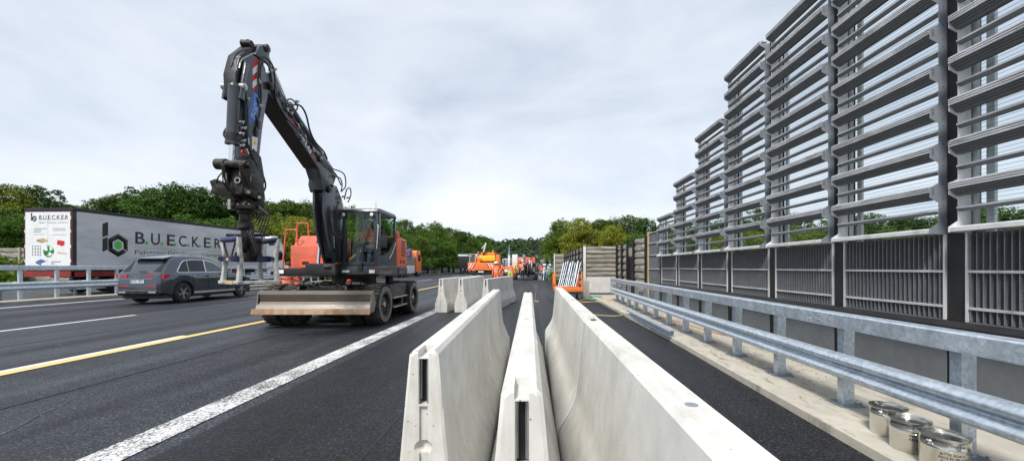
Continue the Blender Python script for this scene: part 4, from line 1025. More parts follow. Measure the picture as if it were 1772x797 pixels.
# revolving superstructure
b = MB(); b.box(-7.02,-4.22,10.78,13.15,1.25,1.47); b.box(-6.0,-5.2,10.35,11.2,1.27,1.60); b.build('platform', M['anth_d'], ex, bevel=0.025)
b = MB(); b.box(-5.24,-4.20,10.62,12.3,1.30,1.53); b.box(-4.26,-4.18,12.3,13.12,1.30,1.50); b.build('cab_base', M['anth'], ex, bevel=0.03)
b = MB(); b.box(-4.42,-4.27,10.607,10.618,1.34,1.43); b.box(-6.98,-6.83,10.768,10.778,1.33,1.43); b.build('lamp', M['lens'], ex)
b = MB(); b.box(-4.40+0.17,-4.215,10.600,10.618,1.34,1.45); b.build('indicator', M['redsig'], ex)
# rear panels on the cab side
b = MB(); b.prism([(12.20,1.50),(12.20,2.42),(12.3,2.48),(13.1,2.42),(13.18,2.2),(13.18,1.50)], -4.55, -4.22, 'x'); rp = b.build('engine_cover', M['orange'], ex, bevel=0.03)
b = MB()
for k in range(7): z = 1.86+k*0.075; b.box(-4.222,-4.212,12.62,13.0,z,z+0.036)
b.box(-4.222,-4.212,12.5,12.6,1.62,1.72); b.box(-4.222,-4.212,12.75,12.9,1.62,1.72); b.build('grille_slot', M['blacksig'], rp)
b = MB(); b.box(-4.3,-4.2,12.1,12.4,2.42,2.62); b.build('exhaust', M['salmon'], ex, bevel=0.02)
b = MB(); b.prism([(12.3,1.50),(12.3,1.95),(13.1,1.95),(13.18,1.50)], -6.9, -4.57, 'x'); b.build('counterweight', M['anth_d'], ex, bevel=0.03)
# left hand tool box and tank
b = MB(); b.prism([(11.0,1.47),(11.0,2.10),(11.15,2.12),(11.5,2.42),(12.05,2.44),(12.05,1.47)], -6.78, -5.80, 'x'); bx = b.build('tool_box', M['salmon'], ex, bevel=0.02)
b = MB(); b.box(-6.50,-5.86,10.985,10.997,1.50,1.74); b.build('box_flap', M['orange'], bx)
b = MB(); b.box(-6.45,-6.27,10.975,10.984,1.58,1.66); b.build('flap_handle', M['blacksig'], bx)
b = MB(); b.box(-5.78,-5.5,11.3,11.9,1.47,2.35); b.build('swivel_tower', M['orange'], ex, bevel=0.02)
for x,z,y in ((-6.98,2.55,11.3),(-6.92,2.78,11.75)):
    b = MB(); b.tube([(x-0.1,y-0.2,1.35),(x,y-0.2,z-0.1),(x+0.05,y-0.2,z),(x+0.28,y-0.2,z),(x+0.32,y-0.2,z-0.1),(x+0.36,y-0.2,1.9),(x+0.5,y-0.2,1.4)],0.022,8); b.build('handrail', M['salmon'], ex)
# cab
cx0,cx1,cy0,cy1,cz0,cz1 = -5.20,-4.22,10.70,12.15,1.53,3.02
b = MB()
for (xa,ya,xb,yb) in ((cx0,cy0,cx0+.015,cy0+.02),(cx1,cy0,cx1-.03,cy0+.03)): pass
b.prism([(cx0,cz0),(cx0+0.09,cz0),(cx0+0.115,cz1-0.05),(cx0+0.03,cz1-0.02)], cy0-0.01, cy0+0.09, 'y')
b.prism([(cx1-0.10,cz0),(cx1,cz0),(cx1-0.02,cz1-0.02),(cx1-0.12,cz1-0.02)], cy0-0.01, cy0+0.10, 'y')
b.prism([(cy0+0.10,cz0),(cy0+0.22,cz0),(cy0+0.20,cz1-0.02),(cy0+0.09,cz1-0.02)], cx1-0.03, cx1, 'x')
b.box(cx1-0.06,cx1-0.005,cy1-0.10,cy1,cz0,cz1-0.02); b.box(cx0,cx0+0.06,cy1-0.10,cy1,cz0,cz1-0.02)
b.box(cx0+0.06,cx1-0.06,cy1-0.04,cy1,cz0,cz0+0.75)
b.box(cx0,cx1,cy0-0.008,cy0+0.05,cz0+0.001,cz0+0.12)
cf = b.build('cab_frame', M['anth'], ex, bevel=0.012)
b = MB(); b.prism([(cy0+0.22,cz0),(cy0+0.22,cz0+0.28),(cy1-0.55,cz0+0.40),(cy1-0.10,cz0+0.78),(cy1-0.10,cz0)], cx1-0.035, cx1-0.008, 'x'); dr = b.build('cab_door', M['anth'], ex)
text('Böger', 0.13, frame_M((cx1+0.001,cy0+0.32,cz0+0.07),(0,1,0),(0,0,1)), M['bluesig'], dr, width=0.55)
b = MB(); b.prism([(cy0-0.04,cz1-0.03),(cy0-0.01,cz1+0.05),(cy0+0.15,cz1+0.10),(cy1-0.15,cz1+0.09),(cy1+0.02,cz1+0.02),(cy1+0.02,cz1-0.03)], cx0-0.01, cx1+0.01, 'x'); rf = b.build('cab_roof', M['anth'], ex, bevel=0.03)
b = MB(); b.cyl((cx1-0.25,cy0+0.5,cz1+0.08),(cx1-0.25,cy0+0.5,cz1+0.32),0.006,n=6); b.build('antenna', M['black'], rf)
b = MB(); b.add([(cx0+0.09,cy0+0.02,cz0+0.12),(cx1-0.10,cy0+0.02,cz0+0.12),(cx1-0.12,cy0+0.02,cz1-0.03),(cx0+0.115,cy0+0.02,cz1-0.03)],[(0,1,2,3)]); b.build('windscreen', M['cabglass'], ex)
b = MB(); b.add([(cx1-0.02,cy0+0.21,cz0+0.28),(cx1-0.02,cy1-0.1,cz0+0.5),(cx1-0.02,cy1-0.1,cz1-0.03),(cx1-0.02,cy0+0.2,cz1-0.03)],[(0,1,2,3)]); b.build('side_window', M['cabglass'], ex)
b = MB(); b.add([(cx0+0.02,cy0+0.09,cz0+0.05),(cx0+0.02,cy1-0.1,cz0+0.05),(cx0+0.02,cy1-0.1,cz1-0.03),(cx0+0.02,cy0+0.1,cz1-0.03)],[(0,1,2,3)]); b.build('side_window', M['cabglass'], ex)
b = MB(); b.box(cx0+0.05,cx1-0.06,cy1-0.06,cy1-0.05,cz0+0.5,cz1-0.05); b.build('rear_window', M['cabglass'], ex)
b = MB(); b.box(cx0+0.02,cx1-0.02,cy0+0.05,cy1,cz0-0.01,cz0+0.06); b.box(cx0+0.02,cx0+0.05,cy0+0.5,cy1-0.1,cz0,cz0+0.7); b.build('cab_floor', M['black'], ex)
b = MB(); b.box(-4.98,-4.48,11.25,11.75,1.85,2.0); b.prism([(11.7,1.95),(11.85,2.75),(11.93,2.75),(11.82,1.95)],-4.96,-4.50,'x'); b.box(-5.05,-4.98,11.1,11.7,2.05,2.15); b.box(-4.48,-4.41,11.1,11.7,2.05,2.15); b.build('seat', M['black'], ex, bevel=0.03)
b = MB(); b.cyl((-4.75,10.85,1.6),(-4.75,11.0,2.1),0.03,n=10); b.lathe([(0.15,-0.012),(0.165,0),(0.15,0.012),(0.135,0),(0.15,-0.012)],(-4.75,11.02,2.14),20,'z'); b.build('steering_wheel', M['black'], ex)
b = MB(); b.bar((-5.08,10.9,1.72),(-4.75,10.95,1.98),0.04,0.06); b.build('floor_lever', M['yel'], ex)
for x in (cx0+0.08,cx1-0.14):
    b = MB(); b.cyl((x,cy0-0.02,cz1-0.10),(x,cy0-0.075,cz1-0.10),0.055,0.06,18); l_ = b.build('work_light', M['black'], ex); b = MB(); b.ball((x,cy0-0.073,cz1-0.10),0.05,0.02,0.05,14); b.build('lens', M['lens'], l_)
b = MB(); b.tube([(-4.62,10.62,1.50),(-4.66,10.66,1.85),(-4.55,10.66,2.15),(-4.45,10.665,2.45)],0.012,6); b.bar((-4.53,10.655,2.12),(-4.43,10.655,2.55),0.014,0.02); b.box(-4.72,-4.6,10.58,10.66,1.42,1.6); b.build('wiper', M['blacksig'], ex)
b = MB(); b.tube([(cx1,cy0+0.05,2.55),(cx1+0.12,cy0-0.05,2.5),(cx1+0.18,cy0-0.06,2.35)],0.012,6); b.obox((cx1+0.18,cy0-0.06,2.2),0.17,0.06,0.34,Matrix.Rotation(R(15),3,'Z')); b.build('mirror', M['black'], ex, bevel=0.012)
b = MB(); b.tube([(cx1+0.02,12.05,2.25),(cx1+0.05,11.7,1.95),(cx1+0.04,11.45,1.75)],0.009,6); b.tube([(cx1-0.02,cy0-0.03,2.0),(cx1+0.03,cy0-0.05,2.6),(cx1+0.0,cy0-0.03,2.62)],0.012,6); b.build('grab_rail', M['white'], ex)
# boom: side outlines measured in the photograph on the plane x = X
def bp(px, py, X):
    Y = F*(-X)/(HX-px); return (Y, CH-(py-HY)*Y/F)
XN = -5.22
def pl(pts, X=XN): return [bp(a,b_,X) for a,b_ in pts]
lower = [(562,330),(572,318),(583,322),(592,345),(599,385),(601,425),(598,452),(580,455),(573,430),(566,400),(562,365)]
b = MB(); b.prism(pl(lower), XN-0.06, XN, 'x'); b.prism(pl(lower), XN-0.31, XN-0.25, 'x'); lb = b.build('lower_boom', M['anth'], ex, bevel=0.012)
b = MB(); b.prism(pl([(567,345),(590,350),(596,400),(594,440),(580,440),(572,405)]), XN-0.245, XN-0.065, 'x'); b.build('boom_web', M['anth_d'], lb)
main = [(457,150),(466,163),(551,291),(557,310),(558,328),(566,334),(576,324),(582,305),(575,288),(560,270),(539,250),(519,222),(503,195),(488,168),(478,140),(470,125),(462,128)]
def bmain():
    b = MB(); P = pl(main); n = len(P)
    wid = [0.28 if i < 2 or i > 13 else 0.33 for i in range(n)]
    vs = [(XN,y,z) for y,z in P]+[(XN-w_,y,z) for (y,z),w_ in zip(P,wid)]
    b.add(vs, [tuple(range(n-1,-1,-1)),tuple(range(n,2*n))]+[(i,(i+1)%n,n+(i+1)%n,n+i) for i in range(n)]); return b
mb_ = bmain().build('main_boom', M['anth'], ex, bevel=0.008)
# dark underside plate
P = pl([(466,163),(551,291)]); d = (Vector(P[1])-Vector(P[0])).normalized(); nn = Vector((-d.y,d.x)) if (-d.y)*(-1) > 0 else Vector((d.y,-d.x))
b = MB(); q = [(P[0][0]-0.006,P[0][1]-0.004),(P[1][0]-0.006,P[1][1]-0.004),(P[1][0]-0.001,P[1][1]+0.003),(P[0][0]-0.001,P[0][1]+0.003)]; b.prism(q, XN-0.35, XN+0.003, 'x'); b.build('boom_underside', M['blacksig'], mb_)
a = Vector((XN+0.004,)+bp(519,232,XN)); e = Vector((XN+0.004,)+bp(533,257,XN)); dd = (e-a)
text('ATLAS', 0.16, frame_M(a-Vector((0,0.02,0.02)), dd, Vector((1,0,0)).cross(dd)), M['whitesig'], mb_, width=0.55, bold=0.004, shear=0.2)
for (p1,p2) in (((501,202),(514,225)),((537,262),(549,282))):
    a = Vector((XN+0.003,)+bp(*p1,XN)); e = Vector((XN+0.003,)+bp(*p2,XN)); b = MB(); b.bar(a,e,0.004,0.035); b.build('red_stripe', M['redsig'], mb_)
def pin(px, py, X, x0, x1, r, m='steel_blk', name='pin', par=None):
    y,z = bp(px,py,X); b = MB(); b.cyl((x0,y,z),(x1,y,z),r,n=18); b.cyl((x1,y,z),(x1+0.015,y,z),r*0.55,n=14); return b.build(name, M[m], par or ex)
pin(569,327,XN,XN-0.45,XN+0.04,0.09,'anth_d'); pin(594,440,XN,XN-0.45,XN+0.05,0.10,'anth_d')
# boom-top cylinder
def hyd(a, b_, c, r, rr, name='cylinder'):
    A,B,C_ = Vector(a),Vector(b_),Vector(c); m = MB(); m.cyl(A,B,r,n=20); m.cyl(B-(B-A).normalized()*0.05,B,r*1.15,n=20); m.ball(A,r*1.05,n=12); o = m.build(name, M['anth'], ex, sharp=50)
    m = MB(); m.cyl(B,C_,rr,n=14); m.ball(C_,rr*1.5,n=10); m.build('piston_rod', M['chrome'], o)
XC = XN-0.16
hyd((XC,)+bp(569,292,XC),(XC,)+bp(497,182,XC),(XC,)+bp(460,92,XC),0.10,0.045)
# lower boom cylinders
for xx in (-5.75,):
    hyd((xx,10.75,2.95),(xx,10.62,2.15),(xx,10.52,1.52),0.085,0.04)
b = MB(); b.ball((-5.75,10.72,3.0),0.13,0.2,0.35); b.prism([(10.5,1.9),(10.6,3.3),(10.85,3.5),(11.1,3.2),(11.2,1.9)],-5.70,-5.63,'x'); b.build('boom_bracket', M['anth_d'], ex, bevel=0.02)
b = MB(); b.cyl((-5.85,10.5,1.50),(-5.35,10.5,1.50),0.09,n=16); b.cyl((-5.5,10.45,1.50),(-5.3,10.45,1.50),0.12,n=16); b.build('cylinder_foot', M['steel_blk'], ex)
# stick
XS = -5.20
stick = [(425,99),(439,91),(452,99),(459,118),(465,148),(464,166),(459,190),(454,225),(450,262),(446,300),(443,322),(431,322),(430,290),(430,240),(429,190),(425,150)]
b = MB(); b.prism(pl(stick,XS), XS-0.30, XS, 'x'); st = b.build('stick', M['anth'], ex, bevel=0.012)
for xa in (XS-0.02,XS-0.33): b = MB(); b.prism(pl([(439,94),(447,80),(461,76),(465,85),(462,112),(456,106)],XS), xa, xa+0.05, 'x'); b.build('stick_head', M['anth'], ex, bevel=0.01)
b = MB(); b.prism(pl([(414,170),(418,140),(424,106),(431,112),(424,146),(422,175)],XS), XS-0.03, XS+0.02, 'x'); b.prism(pl([(414,170),(418,140),(424,106),(431,112),(424,146),(422,175)],XS), XS-0.32, XS-0.28, 'x'); b.build('stick_bracket', M['anth'], ex, bevel=0.01)
b = MB(); b.prism(pl([(414,168),(412,128),(420,96),(440,80),(455,80),(430,110),(424,140),(420,168)],XS), XS-0.27, XS-0.05, 'x'); b.build('stick_nose', M['anth_d'], ex, bevel=0.02)
pin(459,84,XS,XS-0.36,XS+0.06,0.07,'anth_d'); pin(466,149,XS,XS-0.36,XS+0.05,0.075); pin(420,150,XS,XS-0.36,XS+0.05,0.06,'steel')
y_,z_ = bp(440,82,XS)
b = MB(); b.cyl((XS-0.22,y_,z_+0.06),(XS-0.04,y_,z_+0.06),0.075,0.06,16); b.ball((XS-0.13,y_+.03,z_+0.10),0.06); b.build('hose_guide', M['steel_blk'], ex)
# warning stripes on the stick face
p0 = bp(443,100,XS); 
for k in range(5):
    ya = 101+k*11.2; q = [(437,ya+7),(446,ya-1),(446,ya+10.2),(437,ya+18.2)] if k < 4 else [(437,ya+7),(446,ya-1),(442,ya+11),(438,ya+11)]
    b = MB(); b.prism(pl(q,XS), XS+0.001, XS+0.004, 'x'); b.build('warning_stripe', M['redsig'] if k%2==0 else M['whitesig'], st)
b = MB(); b.prism(pl([(436,163),(448,157),(447,190),(442,210),(431,214),(431,190)],XS), XS+0.001, XS+0.003, 'x'); b.build('blue_banner', M['bluesig'], st)
a = Vector((XS+0.005,)+bp(440,209,XS)); e = Vector((XS+0.005,)+bp(445,165,XS)); text('Bögers', 0.15, frame_M(a,e-a,Vector((1,0,0)).cross(e-a)), M['lightblue'], st, width=(e-a).length, shear=0.2)
b = MB(); b.prism(pl([(436,236),(446,238),(444,262),(436,262)],XS), XS+0.001, XS+0.003, 'x'); b.build('warning_sticker', M['whitesig'], st)
b = MB(); b.prism(pl([(437,250),(441,240),(444,251)],XS), XS+0.004, XS+0.005, 'x'); b.build('sticker_triangle', M['yel'], st)
# tool cylinder on the front of the stick
XF = XS-0.15
def fp(px,py,Y): return wp(px,py,Y)
hyd(fp(406,152,7.0),fp(402,250,7.0),fp(400,284,7.0),0.098,0.045,'tool_cylinder')
b = MB(); b.lathe([(0.098,0),(0.108,0.01),(0.108,0.16),(0.098,0.17)], fp(402.5,247,7.0), 24); b.build('cylinder_collar', M['anth_d'], ex)
b = MB(); c = fp(402,284,7.0); b.cyl(c+Vector((-0.24,0,0)),c+Vector((0.28,0,0)),0.075,n=16); b.cyl(c+Vector((-0.28,0,0)),c+Vector((-0.1,0,0)),0.095,n=16); b.cyl(c+Vector((0.2,0,-.02)),c+Vector((0.33,0,-.02)),0.055,n=14); b.build('link_pin', M['steel_blk'], ex)
b = MB(); q = [(7.02,3.42),(6.9,3.3),(7.05,2.9),(7.3,2.70),(7.5,2.78),(7.45,3.1),(7.2,3.45)]
b.prism(q,-5.50,-5.42,'x'); b.prism(q,-5.18,-5.10,'x'); b.prism([(7.05,3.3),(7.0,2.8),(7.5,2.72),(7.6,3.2),(7.5,3.6),(7.3,3.7)],-5.42,-5.18,'x'); b.build('tool_link', M['steel_blk'], ex, bevel=0.015)
def lbar(a, b_, w_, h_, name='coupler_arm', m='steel_blk', bev=0.012):
    k = MB(); k.bar(a,b_,w_,h_); return k.build(name, M[m], ex, bevel=bev)
lbar(fp(372,322,7.2),fp(415,338,7.3),0.14,0.26); lbar(fp(371,312,7.2),fp(378,330,7.2),0.1,0.12)
lbar(fp(405,322,7.05),fp(448,338,7.15),0.12,0.13,m='steel_blk'); lbar(fp(430,330,7.1),fp(452,342,7.2),0.14,0.12)
b = MB(); b.lathe([(0.035,-0.02),(0.055,-0.02),(0.055,0.02),(0.035,0.02)], fp(412,312,7.0), 18,'y'); b.build('lifting_eye', M['steel'], ex)
for a_,c_,q_ in ((430,332,7.0),(449,341,7.05)): b = MB(); b.cyl(fp(a_,c_,q_),fp(a_,c_,q_+0.12),0.028,n=14); b.build('coupler_bolt', M['steel'], ex)
lbar(fp(405,335,7.35),fp(405,358,7.35),0.16,0.14,'coupler_leg'); lbar(fp(447,340,7.35),fp(447,362,7.35),0.14,0.14,'coupler_leg')
b = MB(); c = fp(425,360,7.35); b.obox(c,0.52,0.42,0.07); b.build('flange', M['steel_blk'], ex, bevel=0.01)
b = MB(); b.lathe([(0.0,0.36),(0.13,0.36),(0.13,0.26),(0.10,0.24),(0.10,0.12),(0.125,0.10),(0.13,-0.02),(0.10,-0.05),(0,-0.05)], fp(425,393,7.4), 24); b.lathe([(0.06,-0.05),(0.075,-0.06),(0.075,-0.2),(0,-0.2)], fp(425,393,7.4), 16); b.build('rotator', M['steel_blk'], ex)
# clamp frame
A_,B_,C_,D_ = Vector((-5.93,7.52,0)),Vector((-5.37,7.18,0)),Vector((-4.95,7.62,0)),Vector((-5.51,7.96,0))
zt,zm,zb = 2.02,1.66,1.22
def at(v,z): return Vector((v.x,v.y,z))
cen = (A_+B_+C_+D_)/4
for v in (A_,B_,C_,D_):
    b = MB(); inn = (cen-v).normalized()
    d_ = Vector((0.55,-0.34,0)).normalized(); rings = []
    for z,w_,o_ in ((zt+0.03,0.10,-0.02),(zm+0.12,0.09,0.03),(zm-0.03,0.13,0.05),(zb+0.25,0.085,0.03),(zb,0.14,0.0)):
        c = at(v,z)+inn*o_; n_ = Vector((-d_.y,d_.x,0))
        rings.append([c-d_*w_/2-n_*.03,c+d_*w_/2-n_*.03,c+d_*w_/2+n_*.03,c-d_*w_/2+n_*.03])
    b.loft(rings); b.build('clamp_arm', M['gripwhite'] if 'gripwhite' in M else M['white'], ex, bevel=0.008)
b = MB(); b.cyl(at(A_,zt),at(B_,zt),0.055,n=18); b.build('clamp_roller', M['blue'], ex); b = MB(); b.cyl(at(D_,zt),at(C_,zt),0.055,n=18); b.build('clamp_roller', M['blue'], ex)
b = MB(); b.bar(at(A_,zm)-Vector((0,.04,0)),at(B_,zm)-Vector((0,.04,0)),0.05,0.10); b.bar(at(D_,zm),at(C_,zm),0.05,0.10); b.bar(at(B_,zm)*.5+at(A_,zm)*.5,at(D_,zm)*.5+at(C_,zm)*.5,0.10,0.12); b.build('clamp_crossbar', M['blue'], ex)
b = MB()
for v in (A_*0.93+B_*0.07,B_*0.85+A_*0.15,C_*0.9+D_*0.1): b.cyl(at(v,zm)-Vector((0,.1,0)),at(v,zm)-Vector((0,.06,0)),0.04,n=14)
b.build('clamp_bolt', M['black'], ex)
b = MB(); b.bar(at(A_*0.2+B_*0.8,zt-0.03),at(A_*0.45+B_*0.55,zm+0.05),0.02,0.03); b.bar(at(A_,zt-0.03),at(A_*0.7+B_*0.3,zm+0.05),0.02,0.04); b.build('clamp_brace', M['black'], ex)
b = MB(); b.bar(at(A_,zb)+Vector((-.03,-.01,0)),at(B_,zb)+Vector((.03,.0,0)),0.10,0.06); b.bar(at(B_,zb),at(C_,zb)+Vector((.02,.0,0)),0.08,0.055); b.bar(at(C_,zb),at(D_,zb),0.08,0.055); b.build('clamp_foot', M['gripwhite'], ex, bevel=0.006)
b = MB(); b.bar(at(A_*0.93+B_*0.07,zb)-Vector((0,.055,0)),at(A_*0.25+B_*0.75,zb)-Vector((0,.055,0)),0.02,0.065); b.build('wooden_pad', M['wood'], ex)
b = MB(); b.prism([(0,0),(0.05,0),(0.025,0.05)],0,0.003,'y'); b.v = [(x+(A_*0.45+B_*0.55).x-0.03,y+(A_*0.45+B_*0.55).y-0.10,z+zm-0.03) for x,y,z in b.v]; b.build('warning_triangle', M['yel'], ex)
b = MB(); b.box(cen.x-0.12,cen.x+0.12,cen.y-0.14,cen.y+0.14,zm+0.02,zt+0.05); b.box(cen.x-0.16,cen.x+0.1,cen.y-0.2,cen.y+0.2,zm-0.06,zm+0.12); b.cyl((cen.x-0.05,cen.y-0.15,zm+0.1),(cen.x+0.1,cen.y-0.18,zt),0.05,n=12); b.box(cen.x-0.45,cen.x+0.35,cen.y-0.04,cen.y+0.04,zt+0.07,zt+0.12); b.build('clamp_head', M['steel_blk'], ex, bevel=0.012)
rr = random.Random(4); b = MB()
for k in range(9):
    p = Vector((cen.x+rr.uniform(-.1,.1),cen.y-0.15,zt+0.12)); q_ = Vector((cen.x+rr.uniform(0,.3),cen.y-rr.uniform(.1,.25),zt-rr.uniform(.1,.35)))
    b.tube([p,p+Vector((rr.uniform(.05,.25),-0.08,rr.uniform(.0,.1))),q_+Vector((rr.uniform(-.05,.15),-0.05,0.1)),q_],0.011,6)
b.build('clamp_hose', M['hose'], ex)
# hoses, lines and fittings along arm
b = MB()
def hp(pts, Y0=None, X=XN+0.05): return [Vector((X,)+bp(a,c_,X)) for a,c_ in pts]
for off,pts in ((0.05,[(449,170),(447,130),(450,105),(460,100),(472,115),(476,140),(477,170),(490,196),(505,215),(530,240)]),
                (0.02,[(452,165),(450,125),(456,108),(466,118),(472,150),(480,185),(498,208)]),
                (0.08,[(512,180),(522,185),(530,200),(536,225),(545,245),(560,262),(566,275)]),
                (0.03,[(500,186),(515,205),(528,232),(545,262),(562,285),(580,300),(590,320)]),
                (0.06,[(560,276),(572,290),(590,297),(597,305),(598,322),(592,330)]),
                (0.03,[(575,305),(588,308),(592,320),(590,332)]),
                (0.10,[(596,345),(600,328),(606,326),(607,338),(602,350)]),
                (-0.02,[(497,175),(508,192),(515,185),(505,172),(495,174)]),
                (0.02,[(418,160),(424,180),(426,210),(428,235)]),(0.04,[(430,250),(436,270),(444,285),(446,300)]),(0.02,[(452,165),(450,190),(445,215),(444,235)]),
                (0.0,[(446,284),(452,296),(458,312),(459,325),(451,338)]),(0.01,[(400,115),(407,96),(418,88),(430,86)])):
    b = MB(); b.tube(hp(pts,X=XN+off), 0.016 if off != 0.08 else 0.02, 7); b.build('hydraulic_hose', M['hose'], ex, sharp=60)
b = MB(); b.tube([fp(385,298,7.1),fp(378,306,7.1),fp(374,316,7.15)],0.012,6); b.tube([fp(538,305,9.8),fp(534,320,9.8),fp(540,332,9.9)],0.008,6)
b.tube([fp(391,240,6.95),fp(387,232,6.95),fp(391,222,7.0)],0.016,6)
b.build('hydraulic_hose', M['hose'], ex, sharp=60)
b = MB()
for pts in ([(414,118),(418,104),(428,98),(444,92),(456,102)],[(409,122),(410,104),(416,98)],[(404,122),(405,106),(410,100)],[(475,150),(497,188),(520,222),(548,264),(560,280)],[(478,146),(501,184),(524,219)],[(430,238),(432,262),(436,276)]): b.tube(hp(pts,X=XN+0.02),0.011,6,smooth=True)
b.build('hydraulic_pipe', M['steel'], ex)
b = MB()
for px_,py_ in ((476,120),(470,122),(509,182),(500,178),(515,176),(498,190),(505,196),(524,240),(556,272),(430,172),(452,183),(559,268),(420,212),(424,222),(420,232),(423,244),(421,252),(595,340),(590,350),(603,342)):
    y,z = bp(px_,py_,XN+0.05); b = MB(); s_ = 0.7 if px_ < 440 else 1.0; b.obox((XN+0.03,y,z),0.045,0.075*s_,0.04*s_,Matrix.Rotation(R((px_*37)%60-30),3,'X')); b.cyl((XN+0.05,y-0.05*s_,z),(XN+0.05,y+0.05*s_,z+0.03),0.016,n=8)
    b.build('hose_fitting', M['steel'], ex)
b = MB(); y,z = bp(419,264,XN+0.03); b.lathe([(0.03,-0.01),(0.05,-0.01),(0.05,0.01),(0.03,0.01)],(XN+0.05,y,z),12,'x'); b.build('red_coupling', M['redsig'], ex)
b = MB(); y,z = bp(446,216,XN+0.03); b.obox((XN+0.03,y,z),0.06,0.06,0.14); y,z = bp(443,225,XN+0.03); b.obox((XN+0.03,y,z),0.05,0.06,0.1); b.build('valve_block', M['black'], ex)
# lower-boom clutter
b = MB()
for k in range(6): b.tube([(XN+0.03+0.02*k,10.5-0.02*k,1.6+0.05*k),(XN+0.05,10.4,2.0+0.1*k),(XN+0.02,10.35,2.4+0.12*k),(XN+0.04,10.4,2.9+0.05*k)],0.014,6)
for k in range(5): b.tube([(-5.6+0.06*k,10.5,1.7),(-5.55+0.05*k,10.25,2.1),(-5.5+0.04*k,10.3,2.6),(-5.45,10.35,3.1+0.05*k)],0.014,6)
b.build('boom_hose', M['hose'], ex)
b = MB()
for k in range(4): b.tube([(-5.5,10.35,2.2+0.06*k),(-5.3,10.3,2.25+.06*k),(-5.2,10.3,2.0+0.08*k)],0.012,6)
b.build('boom_pipe', M['steel'], ex)

# operator in the cab, looking at the camera
SIT = dict(pelvis=(0,0,.52),waist=(0,-.03,.66),chest=(0,0,.92),neck=(0,.06,1.08),head0=(.03,.10,1.16),head1=(.04,.12,1.28),
  shL=(-.19,.02,.99),elL=(-.27,.20,.80),wrL=(-.20,.42,.84),haL=(-.17,.49,.85),shR=(.19,.02,.99),elR=(.28,.18,.80),wrR=(.16,.40,.86),haR=(.12,.47,.87),
  hiL=(-.11,.03,.50),knL=(-.16,.46,.56),anL=(-.15,.56,.16),toL=(-.15,.70,.10),hiR=(.11,.03,.50),knR=(.16,.46,.56),anR=(.15,.56,.16),toR=(.15,.70,.10))
person('excavator operator sitting in the cab in an orange hi-vis jacket and blue trousers', (-4.70,11.42,1.45), PI, SIT, [M['skin'],M['hivis'],M['jeans'],M['darkcloth']], 'greyhair', True, group='workers in hi-vis clothing')
person('worker in orange hi-vis suit bending beside the excavator, left of its front wheel', (-8.45,13.1,0), R(-70), pose(chest=(0,.22,1.32),neck=(0,.34,1.44),head0=(0,.40,1.52),head1=(0,.47,1.62),shL=(-.19,.24,1.38),shR=(.19,.24,1.38),elL=(-.27,.40,1.14),elR=(.27,.42,1.16),wrL=(-.18,.58,1.0),wrR=(.18,.60,1.04),haL=(-.14,.66,.99),haR=(.14,.68,1.03),knL=(-.14,.16,.5),knR=(.14,.02,.5)), [M['skin'],M['hivis'],M['hivis'],M['darkcloth']], 'hair')
person('worker in a red vest over orange clothes close behind the bending worker', (-7.85,12.6,0), R(15), pose(chest=(0,-.08,1.30),neck=(0,-.02,1.44),head0=(0,.03,1.50),head1=(0,.06,1.61),elL=(-.34,.1,1.2),elR=(.34,.05,1.15),wrL=(-.34,.3,1.05),wrR=(.3,.22,.98),haL=(-.32,.37,1.03),haR=(.28,.28,.93)), [M['skin'],M['hivis_red'],M['hivis'],M['darkcloth']], 'hair')

# extra fittings: clamps, brackets and lines that break up the arm
rr = random.Random(21)
for (px_,py_) in ((449,140),(447,175),(445,205),(443,232),(428,262),(427,292),(484,163),(495,181),(506,200),(517,218),(529,237),(543,259),(554,277)):
    y,z = bp(px_,py_,XN+0.04); b = MB(); b.obox((XN+0.035,y,z),0.03,0.035,0.10,Matrix.Rotation(R(35),3,'X')); b.build('hose_clamp', M['steel' if rr.random()<0.4 else 'black'], ex)
for k,(a_,c_) in enumerate((((385,300),(396,330)),((392,296),(402,335)),((416,292),(424,322)),((436,300),(441,330)))):
    b = MB(); b.tube([fp(*a_,6.98),fp((a_[0]+c_[0])/2-4,(a_[1]+c_[1])/2,6.9),fp(*c_,7.0)],0.012,6); b.build('tool_hose', M['hose'], ex)
b = MB(); b.bar(fp(398,345,7.1),fp(398,362,7.1),0.05,0.05); b.build('coupler_pin', M['steel'], ex)
for dx in (-0.2,-0.1,0.0,0.1,0.2):
    b = MB(); c = fp(425,360,7.35); b.cyl((c.x+dx,c.y-0.19,c.z+0.03),(c.x+dx,c.y-0.19,c.z+0.06),0.016,n=6); b.build('flange_bolt', M['steel'], ex)
for k in range(5):
    b = MB(); p = fp(444+k*2,352+k*3,7.2); b.tube([p,p+Vector((0.10+0.02*k,-0.05,-0.12)),p+Vector((0.03,-0.05,-0.34-0.05*k))],0.012,6); b.build('tool_hose', M['hose'], ex)
# hoses looping beside the lower boom, on its camera side
for k in range(5):
    b = MB(); x_ = -5.18-0.05*k; b.tube([(x_,10.25,1.75),(x_-0.03,10.12,2.15+0.05*k),(x_+0.02,10.05,2.6),(x_,10.02,3.05+0.06*k)],0.015,6); b.build('boom_hose', M['hose'], ex)
for pts in ([(586,336),(590,350),(592,372),(589,398)],[(571,360),(575,385),(580,405),(592,412)]):
    b = MB(); b.tube(hp(pts,X=XN+0.03),0.012,6); b.build('boom_pipe', M['steel'], ex)

for x in (-6.35,-6.1,-5.9): b = MB(); b.box(x,x+0.02,10.985,10.99,1.78,2.08); 
b = MB(); b.cyl((-4.6,12.6,1.0),(-4.6,12.6,1.25),0.12,n=14); b.build('fuel_cap', M['steel_blk'], ex)
b = MB(); b.box(-5.15,-4.95,10.60,10.619,1.36,1.42); b.build('nameplate', M['alu_white'], ex)
